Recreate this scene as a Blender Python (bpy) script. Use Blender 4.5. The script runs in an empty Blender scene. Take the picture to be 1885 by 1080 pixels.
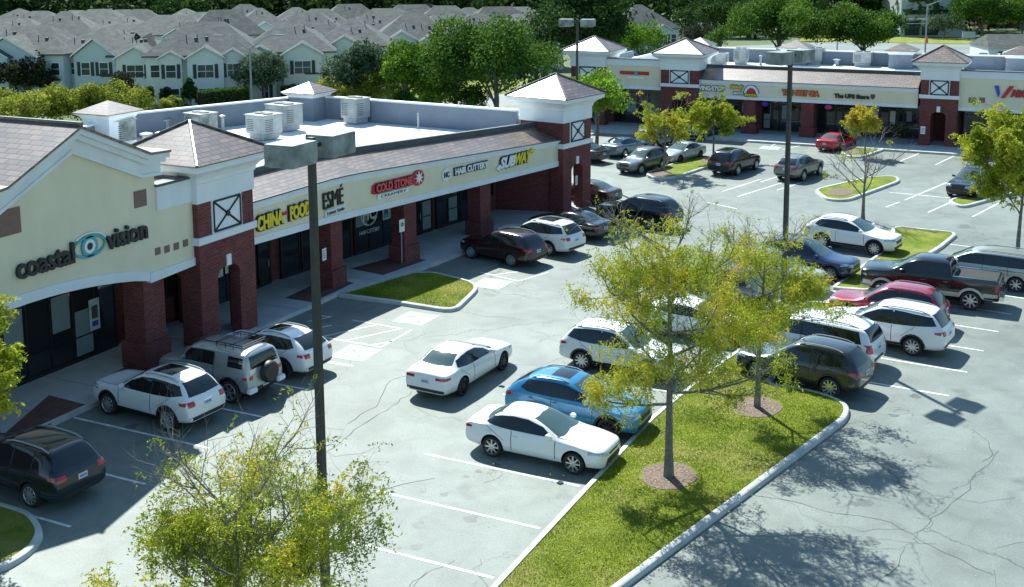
import bpy, bmesh, math, random
import numpy as np
from mathutils import Vector, Matrix, noise
from mathutils.bvhtree import BVHTree

S = bpy.context.scene
COL = S.collection
R = math.radians

# ---------------------------------------------------------------- camera, sky, sun, exposure
CAM_H = 15.16; CAM_F = 2141.4; PPX = 942.5; PPY = 232.4
PITCH = R(8.4448); ROLL = R(-.3751); YAW = R(-26.0123)
sy, cy = math.sin(YAW), math.cos(YAW); sp, cp = math.sin(PITCH), math.cos(PITCH)
FW = Vector((sy*cp, cy*cp, -sp)); RT0 = Vector((cy, -sy, 0)); UP0 = RT0.cross(FW)
RT = RT0*math.cos(ROLL) + UP0*math.sin(ROLL); UP = -RT0*math.sin(ROLL) + UP0*math.cos(ROLL)
cam = bpy.data.cameras.new('camera'); camo = bpy.data.objects.new('camera', cam); COL.objects.link(camo)
cam.sensor_width = 36; cam.lens = CAM_F/1885*36
cam.shift_x = 0; cam.shift_y = -(540-PPY)/1885
cam.clip_start = .5; cam.clip_end = 6000
M4 = Matrix((RT, UP, -FW)).transposed().to_4x4(); M4.translation = Vector((0, 0, CAM_H))
camo.matrix_world = M4
S.camera = camo

SUN_EL = 47; SUN_HD = -46      # heading measured from +Y towards +X
w = bpy.data.worlds.new('World'); S.world = w; w.use_nodes = True
nt = w.node_tree; nt.nodes.clear()
bg = nt.nodes.new('ShaderNodeBackground'); sk = nt.nodes.new('ShaderNodeTexSky'); ow = nt.nodes.new('ShaderNodeOutputWorld')
sk.sky_type = 'NISHITA'; sk.sun_disc = False; sk.sun_elevation = R(SUN_EL); sk.sun_rotation = R(SUN_HD)
sk.air_density = 1.3; sk.dust_density = .6; sk.ozone_density = 1.5
bg.inputs[1].default_value = .086
tn_ = nt.nodes.new('ShaderNodeMix'); tn_.data_type = 'RGBA'; tn_.blend_type = 'MULTIPLY'; tn_.inputs[0].default_value = 1; tn_.inputs[7].default_value = (.76, .97, 1.06, 1)
nt.links.new(sk.outputs[0], tn_.inputs[6]); nt.links.new(tn_.outputs[2], bg.inputs[0]); nt.links.new(bg.outputs[0], ow.inputs[0])
sl = bpy.data.lights.new('sun', 'SUN'); sl.energy = 5.0; sl.angle = R(.5); sl.color = (.98, 1, .93)
so = bpy.data.objects.new('sun', sl); COL.objects.link(so)
sd = Vector((math.sin(R(SUN_HD))*math.cos(R(SUN_EL)), math.cos(R(SUN_HD))*math.cos(R(SUN_EL)), math.sin(R(SUN_EL))))
so.rotation_euler = sd.to_track_quat('Z', 'Y').to_euler(); so.location = sd*200
S.view_settings.view_transform = 'Standard'; S.view_settings.look = 'None'
S.view_settings.exposure = 0.9; S.view_settings.gamma = 1
S.render.engine = 'CYCLES'
S.cycles.max_bounces = 6; S.cycles.transparent_max_bounces = 8

# ---------------------------------------------------------------- surveying helpers (photo measurements -> metres)
def ray(px, py):
    d = RT*((px-PPX)/CAM_F) - UP*((py-PPY)/CAM_F) + FW
    return d
def terr(x, y):
    d = x*sy + y*cy
    return -.03*max(0, d-128)
def at(px, py, z=0):
    d = ray(px, py); t = (z-CAM_H)/d.z
    return Vector((d.x*t, d.y*t, z))
def att(px, py):                        # on the terrain
    z = 0
    for _ in range(30): p = at(px, py, z); z = terr(p.x, p.y)
    return Vector((p.x, p.y, z))
def onX(x0, px, py):
    d = ray(px, py); t = x0/d.x; return (d.y*t, CAM_H+d.z*t)
def onY(y0, px, py):
    d = ray(px, py); t = y0/d.y; return (d.x*t, CAM_H+d.z*t)
def zover(px, py, p):                   # height above point p at which it reaches pixel row py
    lo, hi = -20, 90
    for _ in range(40):
        m = (lo+hi)/2; v = Vector((p[0], p[1], m-CAM_H))
        yy = -(v.dot(UP))/v.dot(FW)*CAM_F+PPY
        if yy > py: lo = m
        else: hi = m
    return m
def depth(p): return p[0]*sy+p[1]*cy

# ---------------------------------------------------------------- tagging
def tag(o, label=None, cat=None, group=None, kind=None):
    if label: o['label'] = label
    if cat: o['category'] = cat
    if group: o['group'] = group
    if kind: o['kind'] = kind
    return o
def empty(name, loc=(0, 0, 0), rz=0, label=None, cat=None, group=None, parent=None):
    o = bpy.data.objects.new(name, None); o.empty_display_size = .3; COL.objects.link(o)
    o.location = loc; o.rotation_euler = (0, 0, rz)
    if parent: o.parent = parent
    return tag(o, label, cat, group)
def kids(o): return [c for c in bpy.data.objects if c.parent == o]
def copy_tree(o, parent=None, cache={}):
    c = o.copy(); COL.objects.link(c); c.parent = parent
    for k in list(CH.get(o.name, [])):
        copy_tree(k, c)
    if parent: CH.setdefault(parent.name, []).append(c)
    return c
CH = {}

# ---------------------------------------------------------------- mesh builder
def auto_uv(me):
    n = len(me.polygons)
    if not n: return
    uv = me.uv_layers.new(name='UVMap')
    nl = len(me.loops)
    co = np.empty(len(me.vertices)*3); me.vertices.foreach_get('co', co); co = co.reshape(-1, 3)
    nr = np.empty(n*3); me.polygons.foreach_get('normal', nr); nr = nr.reshape(-1, 3)
    lv = np.empty(nl, int); me.loops.foreach_get('vertex_index', lv)
    ls = np.empty(n, int); me.polygons.foreach_get('loop_start', ls)
    lt = np.empty(n, int); me.polygons.foreach_get('loop_total', lt)
    pi = np.repeat(np.arange(n), lt)
    u = np.stack([-nr[:, 1], nr[:, 0], np.zeros(n)], 1); l = np.linalg.norm(u, axis=1)
    flat = l < .02
    u[flat] = (1, 0, 0); l[flat] = 1; u /= l[:, None]
    v = np.cross(nr, u)
    c = co[lv]
    out = np.stack([(c*u[pi]).sum(1), (c*v[pi]).sum(1)], 1).astype(np.float32).ravel()
    uv.data.foreach_set('uv', out)

class MB:
    def __init__(s): s.v = []; s.f = []; s.m = []
    def add(s, vs, fs, m=0):
        b = len(s.v); s.v += [tuple(v) for v in vs]
        s.f += [tuple(i+b for i in f) for f in fs]; s.m += [m]*len(fs); return s
    def box(s, a, b, m=0):
        x0, y0, z0 = a; x1, y1, z1 = b
        return s.add([(x0, y0, z0), (x1, y0, z0), (x1, y1, z0), (x0, y1, z0), (x0, y0, z1), (x1, y0, z1), (x1, y1, z1), (x0, y1, z1)],
                     [(0, 3, 2, 1), (4, 5, 6, 7), (0, 1, 5, 4), (1, 2, 6, 5), (2, 3, 7, 6), (3, 0, 4, 7)], m)
    def obox(s, P, u, v, lu, lv, z0, z1, m=0):      # oriented box: from P along u (lu) and v (lv)
        P = Vector((P[0], P[1], 0)); u = Vector((u[0], u[1], 0)); v = Vector((v[0], v[1], 0))
        q = [P, P+u*lu, P+u*lu+v*lv, P+v*lv]
        if (q[1]-q[0]).cross(q[2]-q[1]).z < 0: q.reverse()
        return s.prism([(a.x, a.y) for a in q], z0, z1, m)
    def prism(s, poly, z0, z1, m=0):
        n = len(poly)
        ar = sum(poly[i][0]*poly[(i+1) % n][1]-poly[(i+1) % n][0]*poly[i][1] for i in range(n))
        if ar < 0: poly = poly[::-1]
        z0s = z0 if isinstance(z0, (list, tuple)) else [z0]*n; z1s = z1 if isinstance(z1, (list, tuple)) else [z1]*n
        vs = [(p[0], p[1], z0s[i]) for i, p in enumerate(poly)]+[(p[0], p[1], z1s[i]) for i, p in enumerate(poly)]
        fs = [tuple(range(n))[::-1], tuple(range(n, 2*n))]+[(i, (i+1) % n, n+(i+1) % n, n+i) for i in range(n)]
        return s.add(vs, fs, m)
    def vprism(s, P, u, nrm, out, th, m=0):         # vertical outline (a along u, z) extruded inwards by th
        P = Vector((P[0], P[1], 0)); u = Vector((u[0], u[1], 0)); nn = Vector((nrm[0], nrm[1], 0))
        n = len(out)
        ar = sum(out[i][0]*out[(i+1) % n][1]-out[(i+1) % n][0]*out[i][1] for i in range(n))
        if ar < 0: out = out[::-1]
        A = [P+u*a+Vector((0, 0, z)) for a, z in out]; B = [q-nn*th for q in A]
        f0 = tuple(range(n)); f1 = tuple(range(n, 2*n))[::-1]
        sd_ = [(i, n+i, n+(i+1) % n, (i+1) % n) for i in range(n)]
        if u.cross(Vector((0, 0, 1))).dot(nn) < 0:
            f0 = f0[::-1]; f1 = f1[::-1]; sd_ = [q[::-1] for q in sd_]
        return s.add(A+B, [f0, f1]+sd_, m)
    def rings(s, rings, m=0, cap=True, closed=True):
        n = len(rings[0]); b = len(s.v)
        for r in rings: s.v += [tuple(p) for p in r]
        k = 0
        for i in range(len(rings)-1):
            for j in range(n if closed else n-1):
                s.f.append((b+i*n+j, b+i*n+(j+1) % n, b+(i+1)*n+(j+1) % n, b+(i+1)*n+j)); k += 1
        if cap:
            s.f.append(tuple(b+j for j in range(n))[::-1]); s.f.append(tuple(b+(len(rings)-1)*n+j for j in range(n))); k += 2
        s.m += [m]*k; return s
    def cyl(s, c, r, z0, z1, n=12, m=0, r2=None):
        r2 = r if r2 is None else r2
        f = lambda rr, z: [(c[0]+rr*math.cos(2*math.pi*i/n), c[1]+rr*math.sin(2*math.pi*i/n), z) for i in range(n)]
        return s.rings([f(r, z0), f(r2, z1)], m)
    def tube(s, pts, r, n=6, m=0):
        pts = [Vector(p) for p in pts]; rs = r if isinstance(r, (list, tuple)) else [r]*len(pts); rr = []
        for i, p in enumerate(pts):
            d = (pts[min(i+1, len(pts)-1)]-pts[max(i-1, 0)]).normalized()
            a = d.cross(Vector((0, 0, 1)) if abs(d.z) < .9 else Vector((1, 0, 0))).normalized(); b = d.cross(a)
            rr.append([p+(a*math.cos(2*math.pi*j/n)+b*math.sin(2*math.pi*j/n))*rs[i] for j in range(n)])
        return s.rings(rr, m)
    def build(s, name, mats, parent=None, smooth=False, world=True, bevel=0):
        me = bpy.data.meshes.new(name)
        off = Vector((0, 0, 0))
        if world and parent:
            p = parent
            while p: off += p.location; p = p.parent
        vs = [(v[0]-off.x, v[1]-off.y, v[2]-off.z) for v in s.v]
        me.from_pydata(vs, [], s.f)
        if not isinstance(mats, (list, tuple)): mats = [mats]
        for m in mats: me.materials.append(m)
        if len(mats) > 1: me.polygons.foreach_set('material_index', s.m)
        me.update()
        bm = bmesh.new(); bm.from_mesh(me); bmesh.ops.recalc_face_normals(bm, faces=bm.faces[:])
        if bevel: bmesh.ops.bevel(bm, geom=bm.edges[:], offset=bevel, segments=2, affect='EDGES', clamp_overlap=True)
        bm.to_mesh(me); bm.free()
        if smooth:
            me.polygons.foreach_set('use_smooth', [True]*len(me.polygons)); me.set_sharp_from_angle(angle=R(40))
        auto_uv(me); me.update()
        return link(name, me, parent)
def link(name, me, parent=None):
    o = bpy.data.objects.new(name, me); COL.objects.link(o)
    if parent: o.parent = parent; CH.setdefault(parent.name, []).append(o)
    return o

# ---------------------------------------------------------------- materials
def mat(name, col=(.5, .5, .5), rough=.8, metal=0, spec=.5, emit=None, coat=0):
    m = bpy.data.materials.new(name); m.use_nodes = True
    b = m.node_tree.nodes['Principled BSDF']
    b.inputs['Base Color'].default_value = (*col, 1); b.inputs['Roughness'].default_value = rough
    b.inputs['Metallic'].default_value = metal; b.inputs['Specular IOR Level'].default_value = spec
    if coat: b.inputs['Coat Weight'].default_value = coat; b.inputs['Coat Roughness'].default_value = .04
    if emit: b.inputs['Emission Color'].default_value = (*emit[0], 1); b.inputs['Emission Strength'].default_value = emit[1]
    return m
class N:                                    # tiny node helper
    def __init__(s, m): s.t = m.node_tree; s.b = s.t.nodes['Principled BSDF']
    def n(s, ty, **k):
        o = s.t.nodes.new('ShaderNode'+ty)
        for a, b in k.items(): setattr(o, a, b)
        return o
    def l(s, a, b): s.t.links.new(a, b)
    def coord(s, uv=False, scale=None):
        c = s.n('TexCoord') if not uv else None
        if uv: c = s.n('UVMap'); out = c.outputs[0]
        else:
            g = s.n('NewGeometry'); out = g.outputs['Position']
        if scale:
            mp = s.n('Mapping'); mp.inputs['Scale'].default_value = scale; s.l(out, mp.inputs[0]); out = mp.outputs[0]
        return out
    def noise(s, co, scale, detail=4, rough=.5, dist=0):
        k = s.n('TexNoise'); k.inputs['Scale'].default_value = scale; k.inputs['Detail'].default_value = detail
        k.inputs['Roughness'].default_value = rough; k.inputs['Distortion'].default_value = dist; s.l(co, k.inputs['Vector']); return k.outputs[0]
    def ramp(s, f, stops):
        r = s.n('ValToRGB'); e = r.color_ramp.elements
        while len(e) < len(stops): e.new(.5)
        for i, (p, c) in enumerate(stops):
            e[i].position = p; e[i].color = (*c, 1) if len(c) == 3 else c
        s.l(f, r.inputs[0]); return r.outputs[0]
    def mix(s, f, a, b, mode='MIX'):
        r = s.n('Mix', data_type='RGBA', blend_type=mode)
        for i, v in ((0, f), (6, a), (7, b)):
            if hasattr(v, 'is_output') or hasattr(v, 'links'): s.l(v, r.inputs[i])
            else: r.inputs[i].default_value = v if i == 0 else (*v, 1)
        return r.outputs[2]
    def bump(s, h, strength=.3, dist=.02):
        b = s.n('Bump'); b.inputs['Strength'].default_value = strength; b.inputs['Distance'].default_value = dist
        s.l(h, b.inputs['Height']); s.l(b.outputs[0], s.b.inputs['Normal'])
    def col(s, c): s.l(c, s.b.inputs['Base Color'])
def g3(v): return (v, v, v)

def noisy(name, a, b, scale=1.5, rough=.8, bump=.2, bscale=40, spec=.4, uv=False):
    m = mat(name, a, rough, spec=spec); k = N(m); co = k.coord(uv)
    base_ = k.ramp(k.noise(co, scale, 6, .6), [(.3, a), (.7, b)])
    if 'stucco' in name or 'parapet' in name or 'office' in name: base_ = k.mix(1, base_, k.ramp(k.noise(k.coord(scale=(1.3, 1.3, .35)), 1, 4, .6), [(.30, g3(.94)), (.6, g3(1.01))]), 'MULTIPLY')
    k.col(base_)
    k.bump(k.noise(co, bscale, 3), bump, .01); return m

def asphalt():
    m = mat('asphalt', (.1, .11, .11), .62, spec=.5); k = N(m); co = k.coord()
    big = k.ramp(k.noise(co, .09, 5, .6), [(.3, (.125, .148, .135)), (.7, (.215, .248, .226))])
    fine = k.ramp(k.noise(co, 16, 6, .85), [(.3, g3(.62)), (.52, g3(.98)), (.75, g3(1.32))])
    c = k.mix(1, big, fine, 'MULTIPLY')
    mid = k.ramp(k.noise(co, .8, 5, .65, .6), [(.30, g3(.78)), (.6, g3(1.06))])
    c = k.mix(1, c, mid, 'MULTIPLY')
    # oil stains
    st = k.ramp(k.noise(k.coord(scale=(1, 1, 1)), .45, 3, .5), [(.64, g3(1)), (.74, g3(.62))])
    c = k.mix(1, c, st, 'MULTIPLY')
    # cracks: thin crooked lines at the cell borders, only in some areas
    dn = k.n('TexNoise'); dn.inputs['Scale'].default_value = 1.3; dn.inputs['Detail'].default_value = 5; k.l(co, dn.inputs['Vector'])
    vm = k.n('VectorMath', operation='MULTIPLY_ADD'); k.l(dn.outputs['Color'], vm.inputs[0]); vm.inputs[1].default_value = (1.1, 1.1, 0); k.l(co, vm.inputs[2])
    for sc, wd, lo, hi, sl_ in ((.13, .0028, .46, .54, .35), (.9, .012, .57, .66, 2.2)):
        vo = k.n('TexVoronoi', feature='DISTANCE_TO_EDGE'); vo.inputs['Scale'].default_value = sc; k.l(vm.outputs[0], vo.inputs['Vector'])
        cr = k.ramp(vo.outputs[0], [(0, g3(1)), (wd, g3(0))])
        ms = k.ramp(k.noise(co, .16*sl_, 2, .5), [(lo, g3(0)), (hi, g3(1))])
        f = k.n('Math', operation='MULTIPLY'); k.l(cr, f.inputs[0]); k.l(ms, f.inputs[1])
        f2 = k.n('Math', operation='MULTIPLY'); k.l(f.outputs[0], f2.inputs[0]); f2.inputs[1].default_value = .75
        c = k.mix(f2.outputs[0], c, (.035, .04, .042))
    k.col(c)
    k.bump(k.noise(co, 60, 3, .7), .35, .012)
    return m
def brickmat(name, c1, c2, mortar, w_=.22, h_=.075, msz=.012, rough=.85, stain=.25, spec=.3, bump=.4):
    m = mat(name, c1, rough, spec=spec); k = N(m); co = k.coord(True)
    b = k.n('TexBrick'); b.inputs['Scale'].default_value = 1; b.inputs['Brick Width'].default_value = w_; b.inputs['Row Height'].default_value = h_
    b.inputs['Mortar Size'].default_value = msz; b.inputs['Color1'].default_value = (*c1, 1); b.inputs['Color2'].default_value = (*c2, 1); b.inputs['Mortar'].default_value = (*mortar, 1)
    b.inputs['Bias'].default_value = 0; k.l(co, b.inputs['Vector'])
    n_ = k.ramp(k.noise(k.coord(), .9, 5, .65), [(.3, g3(1-stain)), (.7, g3(1+stain*.6))])
    n2 = k.ramp(k.noise(k.coord(), 9, 3, .6), [(.3, g3(1-stain*.6)), (.7, g3(1+stain*.4))])
    k.col(k.mix(1, k.mix(1, b.outputs[0], n_, 'MULTIPLY'), n2, 'MULTIPLY'))
    inv = k.n('Math', operation='SUBTRACT'); inv.inputs[0].default_value = 1; k.l(b.outputs['Fac'], inv.inputs[1])
    k.bump(inv.outputs[0], bump, .012)
    if 'shingles' in name: k.b.inputs['IOR'].default_value = 1.7 if 'roof' in name else 1.45
    return m
def paint(name, col, metal=0., rough=.28):
    m = mat(name, col, rough, metal, coat=.9)
    return m
def leafmat(name, cols, trans=.25):
    m = mat(name, cols[0], .8, spec=.12); k = N(m)
    at_ = k.n('Attribute'); at_.attribute_name = 'tint'
    st = [(i/(len(cols)-1), c) for i, c in enumerate(cols)]
    c = k.ramp(at_.outputs['Fac'], st); k.col(c)
    tr = k.n('BsdfTranslucent'); k.l(c, tr.inputs[0]); mx = k.n('MixShader'); mx.inputs[0].default_value = trans
    out = [n for n in k.t.nodes if n.type == 'OUTPUT_MATERIAL'][0]
    k.l(k.b.outputs[0], mx.inputs[1]); k.l(tr.outputs[0], mx.inputs[2]); k.l(mx.outputs[0], out.inputs[0])
    return m

M = {}
M['asphalt'] = asphalt()
M['concrete'] = noisy('concrete', (.36, .39, .385), (.47, .50, .49), 1.2, .85, .2, 60)
M['kerb'] = noisy('kerb_concrete', (.37, .39, .38), (.56, .58, .56), 1.6, .8, .2, 50)
M['paver'] = brickmat('walk_pavers', (.13, .06, .055), (.17, .08, .07), (.10, .07, .065), .2, .1, .008)
M['line'] = noisy('line_paint', (.42, .45, .44), (.86, .88, .87), 3.5, .7, .1)
M['blue_paint'] = noisy('faded_blue_paint', (.20, .245, .235), (.50, .66, .68), 2.2, .7, .1)
M['stucco'] = noisy('cream_stucco', (.76, .685, .50), (.80, .72, .54), .8, .9, .15, 90)
M['trim'] = noisy('white_stucco_trim', (.74, .77, .80), (.80, .82, .84), 1.2, .7, .08, 60)
M['brick'] = brickmat('red_brick', (.12, .018, .022), (.23, .042, .04), (.17, .10, .09))
M['tile'] = noisy('brown_tile', (.20, .115, .10), (.26, .15, .13), 7, .7, .2)
M['shingle'] = brickmat('roof_shingles', (.115, .066, .042), (.205, .130, .088), (.008, .007, .006), .55, .27, .024, .37, .35, .9, .04)
M['house_shingle'] = brickmat('grey_house_shingles', (.090, .102, .098), (.135, .145, .138), (.06, .068, .065), .6, .3, .01, .85, .3, .2, .3)
M['house_shingle2'] = brickmat('brown_grey_house_shingles', (.070, .078, .074), (.108, .114, .108), (.05, .055, .052), .6, .3, .01, .85, .3, .2, .3)
M['membrane'] = noisy('white_roof_membrane', (.78, .82, .79), (.90, .92, .90), .7, .38, .1, 20)
M['parapet'] = noisy('grey_parapet', (.17, .205, .26), (.21, .25, .305), .8, .8, .1)
M['cap'] = noisy('dark_metal_cap', (.055, .07, .08), (.09, .105, .115), 2, .5, .1)
M['frame'] = mat('black_window_frame', (.015, .018, .02), .4)
M['metal'] = noisy('galvanised_metal', (.27, .30, .31), (.46, .49, .49), 1.6, .38, .1, 30)
M['oldmetal'] = noisy('weathered_metal', (.09, .11, .11), (.36, .40, .39), 1.7, .5, .1, 20)
M['pole'] = noisy('bronze_pole_paint', (.022, .026, .025), (.045, .05, .047), 3, .45, .1)
M['glass'] = mat('storefront_glass', (.018, .024, .028), .03, spec=.6)
M['carglass'] = mat('car_glass', (.012, .018, .02), .03, spec=.7)
M['rearglass'] = mat('windscreen_glass', (.045, .08, .08), .03, spec=.9)
M['poster'] = noisy('pale_poster', (.45, .55, .55), (.62, .66, .62), 3, .6, .05)
M['blind'] = mat('painted_glass_reflection', (.22, .30, .31), .35)  # pale tone painted in for reflections on the shop glass
M['white'] = mat('white_plastic', (.8, .82, .82), .45)
M['black'] = mat('black_plastic', (.02, .022, .024), .5)
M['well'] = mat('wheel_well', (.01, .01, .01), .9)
M['tyre'] = noisy('tyre_rubber', (.018, .018, .018), (.03, .03, .03), 20, .8, .1)
M['rim'] = mat('alloy_rim', (.55, .57, .58), .3, .8)
M['darkrim'] = mat('dark_alloy_rim', (.04, .04, .045), .35, .6)
M['chrome'] = mat('chrome', (.75, .77, .78), .15, 1)
M['redlamp'] = mat('tail_lamp_red', (.45, .01, .02), .15, spec=.7, coat=.6)
M['headlamp'] = mat('headlamp_lens', (.45, .5, .52), .1, .3, spec=.8)
M['plate'] = mat('plate', (.62, .68, .70), .4)
M['mulch'] = noisy('mulch', (.055, .035, .028), (.27, .20, .155), 14, .95, 1, 24)
M['bark'] = noisy('bark', (.11, .10, .09), (.25, .235, .21), 9, .9, .6, 30)
M['barkpale'] = noisy('pale_bark', (.20, .185, .165), (.33, .31, .28), 9, .9, .5, 30)
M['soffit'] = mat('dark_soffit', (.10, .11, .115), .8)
M['siding_a'] = noisy('pale_siding', (.70, .73, .69), (.76, .78, .74), .8, .7, .1)
M['siding_b'] = noisy('blue_grey_siding', (.55, .62, .64), (.60, .67, .68), .8, .7, .1)
M['siding_c'] = noisy('tan_siding', (.60, .60, .52), (.66, .65, .56), .8, .7, .1)
M['shutter'] = mat('dark_shutter', (.03, .045, .05), .6)
M['winglass'] = mat('house_window_glass', (.03, .05, .065), .08, spec=.7)
M['red_sign'] = mat('red_sign_face', (.55, .015, .03), .35)
M['yellow_sign'] = mat('yellow_sign_face', (.80, .62, .03), .4)
M['orange_sign'] = mat('orange_sign_face', (.75, .13, .03), .4)
M['teal_sign'] = mat('teal_sign_face', (.05, .38, .42), .35)
M['blue_sign'] = mat('blue_sign_face', (.03, .08, .45), .4)
M['green_sign'] = mat('green_sign_face', (.02, .35, .10), .4)
M['purple_lamp'] = mat('purple_neon', (.12, .03, .4), .4, emit=((.25, .05, .9), .06))
M['pink_lamp'] = mat('pink_neon', (.6, .02, .2), .4, emit=((.9, .05, .35), .06))
M['concrete_wall'] = noisy('pale_office_wall', (.42, .45, .45), (.48, .51, .50), 1, .8, .1)
def grassmat():
    m = mat('grass', (.1, .2, .03), .9, spec=.2); k = N(m); co = k.coord()
    a = k.ramp(k.noise(co, .7, 5, .7), [(.3, (.10, .145, .010)), (.55, (.18, .23, .018)), (.75, (.27, .28, .05))])
    f = k.ramp(k.noise(co, 18, 4, .8), [(.25, g3(.55)), (.75, g3(1.4))])
    a = k.mix(k.ramp(k.noise(co, .35, 4, .6), [(.48, g3(0)), (.66, g3(.75))]), a, (.30, .27, .10)); k.col(k.mix(1, a, f, 'MULTIPLY')); k.bump(k.noise(co, 30, 4, .8), .9, .06); return m
M['grass'] = grassmat()
M['ground'] = noisy('dull_ground_grass', (.06, .10, .03), (.11, .14, .06), .3, .95, .4, 3)
YG = [(.07, .12, .010), (.16, .24, .02), (.30, .38, .03), (.46, .48, .045), (.56, .52, .06), (.60, .40, .05)]
M['leaf_yg'] = leafmat('honey_locust_leaf', YG)
M['leaf_g'] = leafmat('green_leaf', [(.015, .045, .008), (.05, .12, .015), (.11, .20, .025), (.20, .30, .045)])
M['leaf_d'] = leafmat('dark_green_leaf', [(.008, .024, .007), (.024, .06, .014), (.05, .10, .022), (.10, .17, .04)])
M['leaf_m'] = leafmat('magnolia_leaf', [(.012, .018, .010), (.03, .04, .018), (.05, .06, .03), (.09, .08, .05)])
M['leaf_l'] = leafmat('bright_green_leaf', [(.05, .12, .010), (.14, .26, .02), (.25, .40, .035), (.40, .50, .06)])
M['leaf_y'] = leafmat('yellow_shrub_leaf', [(.07, .10, .012), (.22, .26, .03), (.42, .43, .06), (.62, .58, .16)])
M['leaf_s'] = leafmat('silvery_leaf', [(.03, .06, .03), (.08, .13, .07), (.16, .22, .13), (.3, .36, .26)])
M['leaf_grass'] = leafmat('grass_blade', [(.10, .14, .008), (.21, .26, .014), (.34, .39, .03), (.50, .47, .10)], .2)
M['blossom'] = mat('pale_blossom', (.6, .55, .5), .7)
# ================================================================ GROUND
def V2(p): return (p[0], p[1])
def px_poly(pts, z=0): return [V2(at(x, y, z)) for x, y in pts]
def ground():
    xs = np.concatenate([np.linspace(-900, -200, 12), np.linspace(-160, 160, 33), np.linspace(200, 900, 12)])
    ys = np.concatenate([np.linspace(-60, 100, 9), np.linspace(110, 420, 40), np.linspace(460, 1500, 16)])
    vs = []; fs = []
    for y in ys:
        for x in xs: vs.append((x, y, terr(x, y)-.05))
    nx = len(xs)
    for j in range(len(ys)-1):
        for i in range(nx-1): a = j*nx+i; fs.append((a, a+1, a+nx+1, a+nx))
    b = MB(); b.add(vs, fs); tag(b.build('ground', M['ground']), kind='structure')
ground()
b = MB(); b.add([(-62, -20, 0), (90, -20, 0), (90, 118, 0), (-62, 118, 0)], [(0, 1, 2, 3)])
tag(b.build('parking_lot', M['asphalt']), kind='structure')
# far road beyond the second building
b = MB()
q = [att(1180, 112), att(1890, 112), att(1890, 83), att(1560, 76), att(1180, 92)]
b.add([(p.x, p.y, p.z+.03) for p in q], [tuple(range(5))])
tag(b.build('road', M['asphalt']), kind='structure')
b = MB(); q = [att(1470, 76), att(1890, 83), att(1890, 70), att(1480, 66)]
b.add([(p.x, p.y, p.z+.08) for p in q], [(0, 1, 2, 3)]); tag(b.build('verge', M['grass']), kind='structure')

def offset_poly(poly, d):
    n = len(poly); ar = sum(poly[i][0]*poly[(i+1) % n][1]-poly[(i+1) % n][0]*poly[i][1] for i in range(n))
    s_ = 1 if ar > 0 else -1; out = []
    for i in range(n):
        p0, p1, p2 = Vector(poly[i-1][:2]), Vector(poly[i][:2]), Vector(poly[(i+1) % n][:2])
        e1 = (p1-p0).normalized(); e2 = (p2-p1).normalized()
        n1 = Vector((-e1.y, e1.x))*s_; n2 = Vector((-e2.y, e2.x))*s_
        m_ = (n1+n2); m_ = m_/max(.35, m_.length_squared)*2 if m_.length > 0 else n1
        out.append((p1.x+m_.x*d, p1.y+m_.y*d))
    return out
def rounded(poly, r=.8, n=5):
    out = []; N_ = len(poly)
    for i in range(N_):
        p0, p1, p2 = Vector(poly[i-1][:2]), Vector(poly[i][:2]), Vector(poly[(i+1) % N_][:2])
        rr = r if len(poly[i]) < 3 else poly[i][2]
        a = p1+(p0-p1).normalized()*min(rr, (p0-p1).length*.45); c = p1+(p2-p1).normalized()*min(rr, (p2-p1).length*.45)
        if rr < .05: out.append((p1.x, p1.y)); continue
        for k in range(n+1):
            t = k/n; q = a*(1-t)**2+p1*2*t*(1-t)+c*t*t; out.append((q.x, q.y))
    return out
def island(poly, fill='grass', name='grass_island', r=.8, kerb=.16):
    P = rounded(poly, r); I = offset_poly(P, .17); n = len(P)
    b = MB()
    Pb = offset_poly(P, -.03)
    I2 = offset_poly(P, .04)
    rings = [[(x, y, -.02) for x, y in Pb], [(x, y, kerb-.03) for x, y in P], [(x, y, kerb) for x, y in I2], [(x, y, kerb) for x, y in I], [(x, y, .02) for x, y in I]]
    b.rings(rings, cap=False)
    k = b.build('kerb', M['kerb'], smooth=True); tag(k, kind='structure')
    g = MB(); g.prism(I, 0, kerb-.03); o = g.build(name, M[fill]); tag(o, kind='structure')
    return I
isA = [(-11.95, 17, .1), (-11.9, 34.5, .5), (-11.3, 40.5, .5), (-10.0, 49.6, .5), (-8.1, 50.0, .6), (-9.15, 40.6, .5), (-9.1, 39.2, .3), tuple(at(1500, 724))[:2], (*tuple(at(1563, 748))[:2], 1.0), (-6.05, 37.3, .6), (-9.0, 24.9, .5), (-10.9, 17, .1)]
ISA = island(isA, name='planted_island')
isB = [(-9.45, 52.1, .4), (-8.15, 61.3, .5), (-8.7, 65.7, .8), (-5.2, 65.6, .8), (-5.7, 62.0, .6), (-7.7, 52.4, .4)]
island(isB)
b = MB(); b.prism([(-9.9, 50.1), (-9.6, 51.9), (-7.8, 52.2), (-8.0, 50.2)], 0, .06); tag(b.build('concrete_crossing', M['concrete']), kind='structure')
ISC = island([(-29.2, 41.85, .2), tuple(at(725, 560))[:2]+(.3,), (*tuple(at(838, 578))[:2], .9), (*tuple(at(890, 527))[:2], 1.3), tuple(at(800, 505))[:2]+(.3,), (-28.0, 46.4, .2)])
lp = [(-5, 1060), (62, 1020), (82, 985), (60, 950), (-5, 930), (-160, 900), (-200, 1050)]
island([V2(at(*p)) for p in lp], r=.5)
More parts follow.
